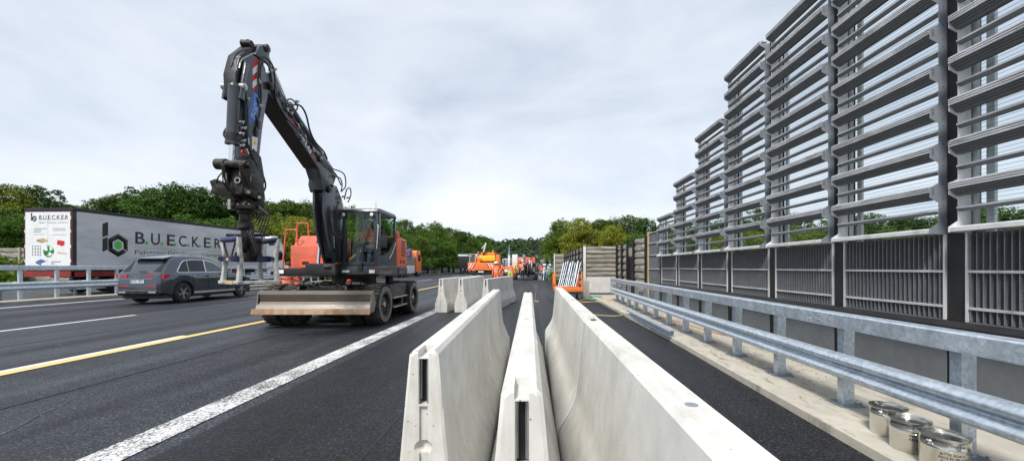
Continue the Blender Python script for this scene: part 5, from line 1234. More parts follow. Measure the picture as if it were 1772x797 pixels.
# ------------------------------------------------------------------ estate-like SUV, seen from behind left; local: y from tail (0) to nose (5.15), x right
def lerp_table(tab, y):
    for (a,va),(b_,vb) in zip(tab, tab[1:]):
        if y <= b_: f = (y-a)/(b_-a) if b_ > a else 0; f = f*f*(3-2*f) if False else f; return va+(vb-va)*max(0,f)
    return tab[-1][1]
def suv(label, loc, rotz, paint, group=None, L=5.15, H=1.90, W=1.96, detail=True):
    t = thing('parked_suv' if not detail else 'suv_car', label, 'car', loc, group, world=False); t.rotation_euler.z = rotz
    wr = 0.405; wy = (0.98,4.22)
    hw = [(0,.76),(.10,.90),(.4,.955),(1.0,.98),(3.9,.98),(4.6,.94),(4.95,.82),(5.15,.60)]
    belt = [(0,1.02),(.06,1.16),(.5,1.20),(3.6,1.16),(4.3,1.08),(4.9,.92),(5.15,.75)]
    def zb(y):
        z = 0.36 if 0.3 < y < 4.9 else 0.42
        for c in wy:
            d = abs(y-c)
            if d < 0.47: z = max(z, 0.40+math.sqrt(0.47**2-d*d))
        return z
    ys = sorted(set([0,.03,.08,.15,.25,.38,.5]+[c+0.47*math.cos(PI*k/14) for c in wy for k in range(15)]+[1.6+0.2*k for k in range(11)]+[4.75,4.85,4.93,5.0,5.06,5.11,5.15]))
    rings = []
    for y in ys:
        w_ = lerp_table(hw,y)*W/1.96; zt = lerp_table(belt,y); z0 = zb(y); zm = z0+(zt-z0)*0.5; sh = 0.10 if y < 4 else 0.16
        half = [(w_-0.05,z0),(w_-0.015,z0+0.03*(zt-z0)/0.8),(w_-0.0,zm-0.05*(zt-z0)),(w_+0.005,z0+(zt-z0)*.72),(w_-0.012,z0+(zt-z0)*.80),(w_-0.03,zt-0.05),(w_-0.06,zt-0.01),(w_-sh-0.05,zt+0.01)]
        ring = [(x,y,z) for x,z in half]+[(-x,y,z) for x,z in reversed(half)]; rings.append(ring)
    # hood crown
    b = MB(); b.loft(rings); body = b.build('body', paint, t, sharp=28)
    b = MB(); b.box(-W/2+0.12,W/2-0.12,0.25,4.9,0.22,0.9); b.build('underbody', M['blacksig'], t)
    # greenhouse stations (y, z): rear window base to windscreen base
    roofz = [(0.28,1.18),(0.62,1.66),(0.85,1.84),(1.5,1.90),(2.3,1.89),(2.8,1.80),(3.1,1.66),(3.75,1.18)]
    rings = []
    def gw(z): return (W/2-0.09)-(z-1.15)*0.26
    st = [(0.12,0.26),(0.30,0.50),(0.52,0.80),(0.80,1.2)]
    prof = [(0.10,1.16),(0.16,1.22),(0.50,1.62),(0.66,1.76),(0.80,1.83),(1.2,1.885),(1.7,1.90),(2.2,1.885),(2.6,1.83),(2.85,1.74),(3.1,1.60),(3.45,1.36),(3.72,1.17),(3.76,1.15)]
    for y,z in prof:
        g = gw(z); r_ = min(0.09,(z-1.13)*0.5)
        half = [(gw(1.13),1.12),(gw(1.13+(z-1.13)*.5),1.13+(z-1.13)*.5),(gw(z-r_),z-r_),(g-0.03,z-r_*0.35),(g-0.10,z),(g*0.5,z+0.02)]
        rings.append([(x,y,q) for x,q in half]+[(-x,y,q) for x,q in reversed(half)])
    b = MB(); b.loft(rings); gh = b.build('cabin', paint, t, sharp=40)
    # windows laid 5 mm proud of the flanks
    def side(poly, m, name, off=0.008, sx=(1,-1)):
        for s in sx:
            b = MB(); n = len(poly); vs = [(s*(gw(z)+off),y,z) for y,z in poly]+[(s*(gw(z)-0.02),y,z) for y,z in poly]
            b.add(vs,[tuple(range(n)),tuple(range(2*n-1,n-1,-1))]+[(i,(i+1)%n,n+(i+1)%n,n+i) for i in range(n)]); b.build(name, m, gh)
    side([(0.78,1.20),(0.74,1.26),(1.02,1.60),(1.18,1.70),(1.6,1.74),(2.25,1.73),(2.66,1.64),(3.02,1.44),(3.30,1.24),(3.30,1.20)], M['trim'], 'window_trim', 0.006)
    side([(0.82,1.225),(0.80,1.26),(1.05,1.57),(1.20,1.67),(1.30,1.69),(1.30,1.225)], M['carglass'], 'window', 0.011)
    side([(1.33,1.225),(1.33,1.69),(1.6,1.715),(2.14,1.71),(2.14,1.225)], M['carglass'], 'window', 0.011)
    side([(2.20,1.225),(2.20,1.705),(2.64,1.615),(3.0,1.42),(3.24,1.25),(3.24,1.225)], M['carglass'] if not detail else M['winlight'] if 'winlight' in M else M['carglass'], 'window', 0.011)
    # rear window on the sloping tail, from (y .16,z 1.22) to (.50,1.62)
    def slope(z): return 0.16+(z-1.22)*(0.34/0.40) if z < 1.62 else 0.5+(z-1.62)*(0.16/0.14)
    b = MB(); q = [(-.76,1.24),(.76,1.24),(.66,1.66),(-.66,1.66)]
    b.add([(x,slope(z)-0.012,z+0.004) for x,z in q]+[(x,slope(z)+0.03,z-0.02) for x,z in q],[(0,1,2,3),(7,6,5,4),(0,4,5,1),(1,5,6,2),(2,6,7,3),(3,7,4,0)]); b.build('rear_window', M['carglass'], gh)
    def fsl(z): return 3.72-(z-1.17)*(0.62/0.43)
    b = MB(); q = [(-.74,1.20),(.74,1.20),(.64,1.58),(-.64,1.58)]
    b.add([(x,fsl(z)+0.012,z+0.006) for x,z in q]+[(x,fsl(z)-0.04,z-0.02) for x,z in q],[(3,2,1,0),(4,5,6,7),(0,1,5,4),(1,2,6,5),(2,3,7,6),(3,0,4,7)]); b.build('windscreen', M['carglass'], gh)
    b = MB(); b.prism([(0.40,1.74),(0.42,1.77),(0.85,1.87),(0.85,1.83),(0.6,1.73)],-0.64,0.64,'x'); b.build('roof_spoiler', paint, gh, bevel=0.008)
    for s in (-1,1):
        b = MB(); x = s*(gw(1.86)-0.09); b.tube([(x,0.95,1.86),(x,1.05,1.935),(x,2.3,1.935),(x,2.42,1.875)],0.014,6); b.build('roof_rail', M['trim'], gh)
        b = MB(); b.ball((s*(W/2+0.07),3.12,1.22),0.10,0.07,0.075,10); b.build('mirror', paint, t)
        # tail lamps wrap the corner
        b = MB(); q = [(0.40,1.00),(0.40,1.12),(0.84,1.15),(0.83,0.97)]
        b.add([(s*x,(-0.012 if x < .6 else 0.085),z) for x,z in q]+[(s*x,0.2,z) for x,z in q],[(0,1,2,3),(4,7,6,5),(0,4,5,1),(1,5,6,2),(2,6,7,3),(3,7,4,0)])
        b.prism([(0.10,0.985),(0.10,1.14),(0.42,1.13),(0.30,1.02)], s*(lerp_table(hw,0.3)*W/1.96-0.05), s*(lerp_table(hw,0.3)*W/1.96+0.012),'x'); b.build('tail_light', M['redglass'], t)
        b = MB(); b.box(s*0.55-0.2,s*0.55+0.2,-0.008,0.1,0.70,0.73); b.build('reflector', M['redglass'], t)
        b = MB(); b.prism([(1.45,0.335),(1.45,0.42),(3.76,0.42),(3.76,0.335)], s*(W/2-0.06), s*(W/2+0.005),'x'); b.build('sill', M['trim'] if detail else M['blacksig'], t, bevel=0.01)
        for y in (2.0,3.0): b = MB(); b.box(s*(W/2-0.02),s*(W/2+0.02),y-0.0,y+0.17,1.03,1.055); b.build('door_handle', paint, t, bevel=0.006)
        b = MB()
        for y in (1.42,2.17,3.28): b.box(s*(W/2-0.03),s*(W/2+0.0065),y,y+0.008,0.45,1.10)
        b.build('door_gap', M['blacksig'], t)
    b = MB(); b.box(-0.60,0.60,-0.012,0.05,0.972,0.985); b.build('tail_trim', M['trim'], t)
    b = MB(); b.prism([(0.02,0.36),(-0.02,0.42),(-0.02,0.60),(0.05,0.62),(0.2,0.62),(0.2,0.34)],-0.78,0.78,'x'); b.build('rear_bumper', M['anth_d'], t, bevel=0.012)
    b = MB(); b.box(-0.74,-0.45,-0.028,0.0,0.44,0.50); b.box(0.45,0.74,-0.028,0.0,0.44,0.50); b.box(-.8,.8,-0.024,0,0.535,0.55); b.build('exhaust_trim', M['trim'], t, bevel=0.006)
    b = MB(); b.box(-0.27,0.27,-0.022,0.0,0.82,0.93); pt = b.build('number_plate', M['plate'], t)
    text('ST:TL 1971', 0.11, frame_M((-0.235,-0.0245,0.842),(1,0,0),(0,0,1)), M['blacksig'], pt, width=0.46, bold=0.002)
    b = MB(); b.box(-0.27,-0.245,-0.0235,-0.021,0.822,0.928); b.build('plate_band', M['bluesig'], pt)
    b = MB()
    for k in range(4):
        b.lathe([(0.030,-0.003),(0.038,-0.003),(0.038,0.003),(0.030,0.003),(0.030,-0.003)],(-0.09+k*0.058,-0.014,1.04),18,'y')
    b.build('ring_emblem', M['trim'], t)
    b = MB(); b.bar((-0.05,0.10,1.245),(0.25,0.12,1.26),0.02,0.025); b.build('rear_wiper', M['blacksig'], t)
    for c in wy:
        for s in (-1,1):
            x0,x1 = (W/2-0.27,W/2-0.02) if s > 0 else (-W/2+0.02,-W/2+0.27); w_ = MB()
            tyre(w_,(x0+x1)/2,c,wr,wr,x0,x1,False); ty = w_.build('wheel', M['rubber'], t)
            xo = x1-0.02 if s > 0 else x0+0.02; b = MB()
            b.lathe([(0.245,-0.03*s),(0.255,0.0),(0.268,0.006*s),(0.272,-0.01*s)],(xo,c,wr),32,'x')
            for k in range(10):
                a = 2*PI*k/10; a2 = a+(0.16 if k%2 else -0.16)
                b.bar((xo-0.01*s,c+0.05*math.cos(a),wr+0.05*math.sin(a)),(xo-0.004*s,c+0.25*math.cos(a2),wr+0.25*math.sin(a2)),0.03,0.024)
            b.cyl((xo-0.03*s,c,wr),(xo+0.002*s,c,wr),0.05,n=14); b.build('rim', M['trim'], ty)
            b = MB(); b.cyl((xo-0.07*s,c,wr),(xo-0.035*s,c,wr),0.25,n=28); b.build('brake_disc', M['blacksig'], ty)
    return t
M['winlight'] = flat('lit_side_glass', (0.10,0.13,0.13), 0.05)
suv('dark grey SUV driving away in the lane beside the guardrail', (-15.72,15.62,0.0), R(0.3), M['carpaint']).scale = (1,1.03,1.06)

# ------------------------------------------------------------------ lorry with curtain-side trailer
lt = thing('lorry', 'white cab lorry pulling a silver curtain trailer with black lettering and a hexagon emblem', 'lorry', (-24.0,20.5,0), world=False); lt.rotation_euler.z = -math.atan(0.052)
TL,TW = 13.7,2.66; M['maroon'] = flat('maroon_frame', (0.07,0.012,0.016), 0.5)
b = MB(); b.box(-TW,0,0.0,TL,1.45,4.44); b.build('trailer_curtain', M['tarp'], lt, bevel=0.01)
b = MB(); b.box(-TW-0.03,0.03,-0.02,TL+0.03,4.44,4.60); rl = b.build('trailer_roof', M['black'], lt, bevel=0.02)
b = MB(); b.box(-TW-0.02,0.02,-0.03,0.0,1.35,4.44); rr_ = b.build('rear_frame', M['maroon'], lt)
b = MB(); b.box(-TW+0.07,-0.09,-0.045,-0.03,1.45,4.38); rd = b.build('rear_door', M['white'], lt)
b = MB(); b.box(0.0,0.012,0.0,0.16,1.45,4.44); b.build('corner_post', M['anth_d'], lt)
b = MB()
for z in (1.75,2.5,3.3,4.0): b.box(-0.085,-0.04,-0.05,-0.03,z,z+0.16); b.box(-TW+0.02,-TW+0.06,-0.05,-0.03,z,z+0.16)
b.build('door_hinge', M['alu_white'], lt)
b = MB(); b.box(-TW/2-0.004,-TW/2+0.004,-0.047,-0.045,1.5,4.3); b.build('door_seam', M['greysig'], rd)
for s_ in [0.9+1.22*k for k in range(11)]:
    b = MB(); b.box(0.0,0.004,s_,s_+0.045,1.40,1.62); b.build('curtain_strap', M['alu_grey'], lt)
b = MB(); b.box(0.0,0.02,0.0,TL,1.45,1.50); b.build('curtain_hem', M['alu_grey'], lt)
yz = lambda s,z: (0.016,s,z)
FT = lambda s,z: frame_M((0.004,s,z),(0,1,0),(0,0,1))
for ch,s in zip('BUECKER',(3.0,3.95,4.92,5.78,6.72,7.62,8.52)): text(ch, 1.02, FT(s,2.92), M['blacksig'], lt, width=0.55, bold=0.012)
b = MB()
for s in (3.72,4.66,5.56,6.48,7.37,8.27): b = MB(); b.cyl((0.003,s,3.0),(0.008,s,3.0),0.095,n=20); b.build('green_dot', M['greensig'], lt)
b = MB(); b.box(0.002,0.006,3.0,9.2,2.70,2.715); b.build('green_rule', M['greensig'], lt)
text('Paletten', 0.40, FT(3.0,2.27), M['blacksig'], lt, width=1.75, bold=-0.004); text('Gitterboxen', 0.40, FT(5.05,2.27), M['blacksig'], lt, width=2.1, bold=-0.004); text('Holzimporte', 0.40, FT(7.45,2.27), M['blacksig'], lt, width=1.9, bold=-0.004)
b = MB()
for s in (4.9,7.3): b = MB(); b.cyl((0.003,s,2.40),(0.008,s,2.40),0.06,n=16); b.build('green_dot', M['greensig'], lt)
def emblem(parent, O, ex_, ez_, s, out_, nm='hexagon_emblem', col_='greensig'):
    """bar and hexagon emblem; O lower-left, unit s = height"""
    def P(u,v,o_): return Vector(O)+Vector(ex_)*u*s+Vector(ez_)*v*s+Vector(out_)*o_
    def plate(poly, th=0.004, o0=0.001):
        n = len(poly); return [P(u,v,o0+th) for u,v in poly]+[P(u,v,o0) for u,v in poly], [tuple(range(n)),tuple(range(2*n-1,n-1,-1))]+[(i,(i+1)%n,n+(i+1)%n,n+i) for i in range(n)]
    b = MB(); v,f = plate([(0,0.13),(0.13,0.20),(0.13,0.56),(0,0.50)]); b.add(v,f); v,f = plate([(0,0.55),(0.14,0.61),(0.14,1.0),(0,0.93)]); b.add(v,f)
    cx,cy = 0.405,0.34; hexo = [(cx+0.30*math.cos(R(90+60*k)),cy+0.34*math.sin(R(90+60*k))) for k in range(6)]; hexi = [(cx+0.17*math.cos(R(90+60*k)),cy+0.19*math.sin(R(90+60*k))) for k in range(6)]
    for k in range(6):
        if k == 3: continue
        a0,a1 = hexo[k],hexo[(k+1)%6]; i0,i1 = hexi[k],hexi[(k+1)%6]; v,f = plate([a0,a1,i1,i0]); b.add(v,f)
    a0,a1 = hexo[3],hexo[4]; i0,i1 = hexi[3],hexi[4]; mm = lambda p,q,t_: (p[0]+(q[0]-p[0])*t_,p[1]+(q[1]-p[1])*t_)
    v,f = plate([a0,mm(a0,a1,0.88),mm(i0,i1,0.88),i0]); b.add(v,f)
    b.build(nm, M['blacksig'], parent)
    b = MB(); v,f = plate([(cx+0.115*math.cos(R(90+60*k)),cy+0.13*math.sin(R(90+60*k))) for k in range(6)]); b.add(v,f); b.build('hexagon_centre', M[col_], parent)
emblem(lt, (0.003,1.35,2.10), (0,1,0), (0,0,1), 1.95, (1,0,0))
# rear door print
FR = lambda x,z: frame_M((x,-0.046,z),(1,0,0),(0,0,1))
text('B.U.E.C.K.E.R', 0.34, FR(-1.83,3.98), M['blacksig'], rd, width=1.62, bold=0.003)
emblem(rd, (-2.27,-0.046,3.88), (1,0,0), (0,0,1), 0.47, (0,-1,0), col_='greysig')
text('Paletten • Gitterboxen • Holzimporte', 0.10, FR(-1.83,3.80), M['greysig'], rd, width=1.62)
for x,z,w_,h_ in ((-2.12,3.50,0.72,.035),(-2.12,3.41,0.45,.035),(-2.12,3.32,0.40,.035),(-2.12,3.20,0.62,.02),(-1.05,3.50,0.68,.03),(-1.05,3.41,0.70,.03),(-1.05,3.18,0.78,.02),(-1.15,1.76,0.55,.05),(-1.15,1.66,0.2,.05)):
    b = MB(); b.box(x,x+w_,-0.0485,-0.0455,z,z+h_); b.build('small_print', M['greysig'], rd)
b = MB(); b.cyl((-1.28,-0.046,2.33),(-1.28,-0.052,2.33),0.30,n=32); b.build('globe_print', M['globe'] if 'globe' in M else M['greensig'], rd)
def slab_print(poly, m, nm='picture_print'):
    b = MB(); b.prism(poly, -0.053, -0.047, 'y'); b.build(nm, m, rd)
slab_print([(-1.95,2.95),(-1.65,2.85),(-1.35,2.93),(-1.6,3.03)], M['wood']); slab_print([(-1.95,2.94),(-1.65,2.84),(-1.65,2.77),(-1.95,2.86)], M['rust']); slab_print([(-1.65,2.84),(-1.35,2.92),(-1.35,2.85),(-1.65,2.77)], M['wood'])
slab_print([(-0.78,2.92),(-0.40,2.86),(-0.40,2.66),(-0.55,2.6),(-0.82,2.70)], M['redsig']); slab_print([(-0.78,2.30),(-0.28,2.24),(-0.28,2.19),(-0.78,2.22)], M['wood']); slab_print([(-2.0,1.80),(-1.7,1.70),(-1.4,1.82),(-1.7,1.92)], M['bluesig']); slab_print([(-2.0,1.78),(-1.7,1.68),(-1.7,1.60),(-2.0,1.72)], M['blacksig'])
b = MB()
for z in (2.15,2.3,2.45,2.6): b.box(-2.2,-1.72,-0.052,-0.047,z,z+0.018)
for x in (-2.2,-2.04,-1.88,-1.73): b.box(x,x+0.018,-0.0545,-0.0525,2.1,2.62)
b.build('mesh_box_print', M['greysig'], rd)
# chassis
b = MB(); b.box(-TW,-0.0,0.02,TL,1.27,1.45); b.box(-1.7,-0.8,0.3,TL,0.95,1.27); b.build('trailer_chassis', M['anth_d'], lt)
b = MB(); b.box(-0.05,0.012,0.1,TL-3,1.0,1.26); b.box(-TW,-0.05,-0.06,-0.01,1.0,1.3); b.build('side_guard', M['red'], lt)
b = MB(); b.box(-0.04,0.014,5.5,9.8,0.45,0.9); b.build('pallet_locker', M['alu_white'], lt)
for y in (2.2,3.5,4.8):
    for x in (-0.35,-TW+0.02):
        b = MB(); tyre(b, x+0.16, y, 0.52, 0.52, x, x+0.33, False); ty = b.build('trailer_wheel', M['rubber'], lt); b = MB(); b.cyl((x+0.30,y,0.52),(x+0.335,y,0.52),0.26,0.2,20); b.build('rim', M['alu_grey'], ty)
# tractor unit
b = MB(); cp = [(13.95,0.75),(13.95,3.0),(14.15,3.85),(14.6,4.28),(15.4,4.30),(16.0,3.65),(16.25,2.7),(16.35,1.4),(16.3,0.55),(15.6,0.55),(15.5,1.1),(14.5,1.1),(14.4,0.75)]
b.prism(cp,-2.45,-0.03,'x'); cb = b.build('tractor_cab', M['white'], lt, bevel=0.12, seg=3)
b = MB(); b.prism([(15.1,2.15),(15.1,3.0),(15.75,3.0),(16.05,2.5),(16.05,2.15)],-0.04,0.0,'x'); b.build('cab_window', M['carglass'], lt)
b = MB(); b.prism([(14.2,3.4),(14.3,3.75),(14.8,3.9),(14.9,3.5)],-0.04,-0.01,'x'); b.build('roof_window', M['blacksig'], lt)
b = MB(); b.box(0.0,0.25,15.95,16.1,2.2,2.85); b.build('mirror', M['blacksig'], lt, bevel=0.03)
for y in (14.45,15.75-0.1):
    for x in (-0.36,-2.43):
        b = MB(); tyre(b, x+0.16, y if y<15 else 15.55, 0.5, 0.5, x, x+0.32, False); b.build('tractor_wheel', M['rubber'], lt)
b = MB(); b.box(-2.1,-0.3,12.5,14.5,0.8,1.1); b.box(-0.4,-0.02,12.2,13.9,0.45,1.05); b.build('tractor_frame', M['alu_white'], lt)

# ------------------------------------------------------------------ far vehicles
def wheels(t, pts, r, wd, mname='rubber', nm='wheel'):
    for x,y in pts:
        b = MB(); tyre(b, x+wd/2, y, r, r, x, x+wd, False); ty = b.build(nm, M[mname], t); b = MB(); b.cyl((x+wd*0.7,y,r),(x+wd+0.01,y,r),r*0.55,r*0.4,16); b.build('rim', M['alu_grey'], ty)
# orange crane truck towards the left, pulling away (cab to the right of its flatbed)
ot = thing('crane_truck', 'orange flatbed truck with blue crane parts and pale drop sides behind the excavator', 'truck', (-19.6,56,0))
b = MB(); b.box(-21.6,-19.1,55.5,63.5,0.95,1.15); b.build('flatbed', M['anth_d'], ot)
for ya,yb in ((55.5,59.4),(59.5,63.4)): b = MB(); b.box(-19.1,-19.04,ya,yb,0.55,1.75); b.build('drop_side', M['white'], ot, bevel=0.02)
b = MB(); b.box(-19.12,-19.06,55.5,63.4,1.75,3.0); b.build('side_board', M['woodwall'], ot)
b = MB(); b.box(-21.5,-19.2,63.5,63.7,1.1,3.6); b.build('headboard', M['alu_grey'], ot)
b = MB(); b.prism([(64.0,0.7),(64.0,3.9),(64.3,4.25),(66.2,4.25),(66.9,3.0),(67.0,0.7)],-21.6,-18.95,'x'); b.build('truck_cab', M['orange2'], ot, bevel=0.1)
b = MB(); b.box(-18.96,-18.92,65.0,66.2,2.5,3.6); b.build('cab_window', M['carglass'], ot)
b = MB(); b.cyl((-20.0,65.0,4.25),(-20.0,65.0,4.6),0.15,n=12); b.build('beacon', M['orange2'], ot)
b = MB(); b.prism([(55.8,3.1),(57,4.6),(59.5,4.9),(61.5,3.6),(60,3.0)],-20.8,-19.4,'x'); b.bar((-20,61,3.4),(-20,64,4.4),0.5,0.4); b.build('crane_arm', M['blue_lt'], ot, bevel=0.1)
b = MB(); b.box(-20.9,-19.3,56,63,2.9,3.3); b.build('crane_base', M['blue'], ot, bevel=0.05)
wheels(ot, [(-19.5,57.5),(-21.5,57.5),(-19.5,65.5),(-21.5,65.5),(-19.5,59),], 0.52, 0.4)
b = MB(); b.box(-19.5,-19.1,60.5,64,0.5,1.0); b.build('fuel_tank', M['anth_d'], ot)
# blue lorry on the other side
bt = thing('box_lorry', 'blue curtain lorry on the opposite carriageway right of the orange crane truck', 'lorry', (-26,95,0))
b = MB(); b.box(-28.2,-25.0,92,99,1.3,5.4); b.build('box_body', M['tarp_blue'], bt, bevel=0.03); b = MB(); b.prism([(99.3,0.8),(99.3,4.6),(101,4.6),(101.6,3.0),(101.6,0.8)],-28,-25.1,'x'); b.build('truck_cab', M['blue'], bt, bevel=0.1)
b = MB(); b.box(-28.24,-24.96,91.9,92.05,1.3,5.4); b.box(-28.24,-24.96,91.9,99.1,5.4,5.5); b.build('box_frame', M['alu_grey'], bt)
wheels(bt, [(-25.5,94),(-28.1,94),(-25.5,100.2),(-28.1,100.2)], 0.52, 0.4)
# cars and vans on the opposite carriageway
WV = flat('van_white', (0.75,0.76,0.78), 0.3)
def van(label, x, y, h, m, L=4.8, wd=1.95):
    t = thing('van', label, 'van', (x,y,0), 'traffic on the opposite carriageway', world=False)
    b = MB(); b.prism([(0,0.45),(-0.02,1.3),(0.15,h-0.1),(0.35,h),(L*0.62,h),(L*0.8,h*0.66),(L,h*0.55),(L,0.4),(0.1,0.35)],-wd/2,wd/2,'x'); b.build('body', m, t, bevel=0.09)
    b = MB(); b.prism([(0.5,h*0.62),(0.55,h*0.9),(L*0.60,h*0.9),(L*0.74,h*0.64)],wd/2,wd/2+0.01,'x'); b.box(-wd*0.4,wd*0.4,-0.02,0.05,h*0.62,h*0.88); b.build('window', M['carglass'], t)
    wheels(t, [(wd/2-0.24,0.9),(-wd/2,0.9),(wd/2-0.24,L-0.9),(-wd/2,L-0.9)], 0.33, 0.24); return t
for lab,px,Y,h in (('white car roof leftmost above the far guardrail right of the blue lorry',772,112,1.95),('white van second from the left above the far guardrail',779,120,2.35),('silver van right of the white ones above the far guardrail',790,125,2.45)):
    van(lab,(px-HX)*Y/F,Y,h,WV if 'white' in lab else M['alu_white'],5,2.1)
t = thing('sweeper_truck', 'black boxy truck seen between the far vans and the orange work lorry', 'truck', (-15.2,88,0))
b = MB(); b.box(-16.3,-14.3,86,92,1.2,3.9); b.build('body', M['blacksig'], t, bevel=0.05); b = MB(); b.box(-16.35,-14.25,85.95,92.05,3.9,4.3); b.build('roof_box', M['white'], t, bevel=0.03); wheels(t,[(-14.7,87.5),(-16.3,87.5),(-14.7,91),(-16.3,91)],0.45,0.35)
# white transporter in front of the crane truck side
t = thing('estate_car', 'white estate car passing behind the orange crane truck', 'car', (-22,70,0), world=False)
b = MB(); b.prism([(0,0.4),(0,1.0),(0.5,1.5),(2.6,1.5),(3.4,1.0),(4.5,0.9),(4.6,0.4)],-0.9,0.9,'x'); b.build('body', WV, t, bevel=0.08); b = MB(); b.prism([(0.5,1.05),(0.7,1.42),(2.5,1.42),(3.1,1.05)],0.9,0.91,'x'); b.build('window', M['carglass'], t); wheels(t,[(0.66,0.9),(0.66,3.7)],0.33,0.25)

# orange work lorry ahead with a yellow machine on it
wt = thing('work_lorry', 'orange tipper lorry with a red and white striped tailgate seen from behind', 'lorry', (-5.3,40,0))
x0,x1 = -6.62,-3.92
b = MB(); b.box(x0,x1,40.0,40.08,1.32,1.98); tg = b.build('tailgate', M['orange2'], wt, bevel=0.015)
for xa,s in ((x0+0.05,1),(x1-0.05,-1)):
    for k in range(4):
        b = MB(); h_ = 0.0; xq = xa+s*0.12*k; b.prism([(xq,1.42),(xq+s*0.13,1.42),(xq+s*0.13+s*0.30-s*0.12*0,1.88),(xq+s*0.30,1.88)] if k < 4 else [],39.985,39.998,'y'); b.build('hazard_stripe', M['whitesig'] if k%2==0 else M['redsig'], tg)
b = MB(); b.box(x0+0.03,x1-0.03,40.08,46,1.30,1.42); b.box(x0,x0+0.06,40.08,46,1.42,1.95); b.box(x1-0.06,x1,40.08,46,1.42,1.95); b.box(x0,x1,39.98,40.1,1.22,1.32); b.build('load_bed', M['orange2'], wt)
b = MB(); b.box(-5.9,-4.6,40.2,48,0.8,1.2); b.box(-6.4,-4.1,40.05,40.2,0.75,1.0); b.build('chassis', M['black'], wt); b = MB(); b.box(x0+0.1,x0+0.3,39.99,40.05,1.02,1.16); b.box(x1-0.3,x1-0.1,39.99,40.05,1.02,1.16); b.build('tail_light', M['redglass'], wt)
b = MB(); b.box(-5.55,-5.0,39.97,40.0,0.98,1.1); b.build('number_plate', M['plate'], wt)
b = MB(); b.box(x0,x1,46.2,48.2,0.8,3.0); b.build('truck_cab', M['orange2'], wt, bevel=0.08)
b = MB(); b.box(x0+0.02,x0+0.06,40.9,40.94,1.9,2.9); b.box(x0+0.62,x0+0.66,40.9,40.94,1.9,2.9); b.box(x0+0.02,x0+0.66,40.9,40.94,2.86,2.9)
for k in range(5): b.box(x0+0.06,x0+0.62,40.91,40.93,2.0+k*.18,2.02+k*.18)
b.build('mesh_gate', M['alu_white'], wt)
wheels(wt, [(-4.35,42.3),(-6.55,42.3),(-4.35,43.6),(-6.55,43.6),(-4.35,47.2),(-6.55,47.2)], 0.5, 0.4)
ym = thing('loaded_machine', 'yellow and orange compact machine standing on the orange lorry bed', 'machine', (-4.6,42.5,1.42))
b = MB(); b.box(-5.75,-4.0,41.6,43.2,2.15,2.75); b.build('machine_hood', M['yel'], ym, bevel=0.06); b = MB(); b.box(-5.6,-4.1,42.2,44.2,2.75,3.1); b.build('machine_top', M['orange2'], ym, bevel=0.06)
b = MB(); b.box(-5.6,-4.1,41.7,43.8,1.42,2.15); b.build('machine_base', M['blacksig'], ym, bevel=0.04); b = MB(); b.cyl((-4.35,42.8,3.1),(-4.35,42.8,3.35),0.09,n=10); b.build('beacon', M['orange2'], ym)
b = MB(); b.bar((-5.3,42.0,1.9),(-5.25,42.0,3.3),0.22,0.2); b.build('loader_arm', M['black'], ym); b = MB(); b.bar((-5.25,41.9,3.1),(-5.0,41.9,4.1),0.30,0.12); b.bar((-5.45,41.9,3.5),(-5.05,41.9,3.9),0.12,0.1); b.build('loader_arm', M['alu_white'], ym)

# drilling / ramming rig and clutter ahead
rg = thing('piling_rig', 'small tracked piling rig with orange hood, yellow case and tall black mast', 'construction machine', (-0.8,49,0))
b = MB()
for xa in (-2.4,0.1):
    k = MB(); k.prism([(48.2,0.15),(48.5,0.02),(51.2,0.02),(51.5,0.15),(51.5,0.55),(51.2,0.7),(48.5,0.7),(48.2,0.55)],xa,xa+0.42,'x'); k.build('crawler_track', M['rubber'], rg, bevel=0.04)
b.box(-2.0,0.3,48.4,51.3,0.5,0.95); b.build('undercarriage', M['blacksig'], rg); b = MB(); b.box(-1.7,0.4,49.0,51.5,0.95,1.95); b.build('hood', M['anth_d'], rg, bevel=0.1); b = MB(); b.prism([(49.0,1.95),(49.2,2.75),(51.2,2.5),(51.4,1.95)],-1.7,0.4,'x'); b.build('hood_top', M['salmon'], rg, bevel=0.05)
b = MB(); b.box(-2.45,-1.95,48.3,49.0,0.9,1.75); b.build('control_case', M['yel'], rg, bevel=0.04); b = MB(); b.box(-1.5,-1.0,48.3,48.9,0.7,1.5); b.box(-0.6,0.0,48.4,48.9,0.7,2.0); b.build('valve_bank', M['alu_grey'], rg, bevel=0.02)
b = MB(); b.box(-2.6,-1.9,49.2,50.4,1.6,3.1); b.build('water_tank', M['white'], rg, bevel=0.08)
b = MB(); b.box(-1.5,-0.8,48.2,48.4,1.75,2.3); b.build('pink_marker_plate', M['salmon'], rg)
b = MB()
for dx in (0,0.32):
    for dy in (0,0.32): b.bar((0.30+dx,48.0+dy,0.1),(0.30+dx,48.0+dy,4.6),0.08,0.08)
for k in range(9): b.bar((0.30,48.0,0.4+k*.45),(0.62,48.0,0.85+k*.45),0.05,0.05); b.bar((0.62,48.32,0.4+k*.45),(0.30,48.32,0.85+k*.45),0.05,0.05)
b.box(0.25,0.72,47.9,48.4,3.1,3.7); b.build('mast', M['blacksig'], rg)
rr = random.Random(9); b = MB()
for k in range(14):
    p = Vector((rr.uniform(-1.6,0.4),48.2,rr.uniform(1.5,2.6))); q = Vector((rr.uniform(-1.6,0.4),48.0,rr.uniform(0.5,1.3))); b.tube([p,(p+q)/2+Vector((rr.uniform(-.3,.3),-.2,rr.uniform(-.3,.1))),q],0.035,6)
b.build('hose', M['hose'], rg)
b = MB()
for k in range(9): xx = rr.uniform(-2.0,0.3); b.bar((xx,48.1,0.8),(xx+rr.uniform(-.1,.1),48.1,rr.uniform(1.6,2.5)),0.06,0.06)
b.build('steel_strut', M['alu_white'], rg)
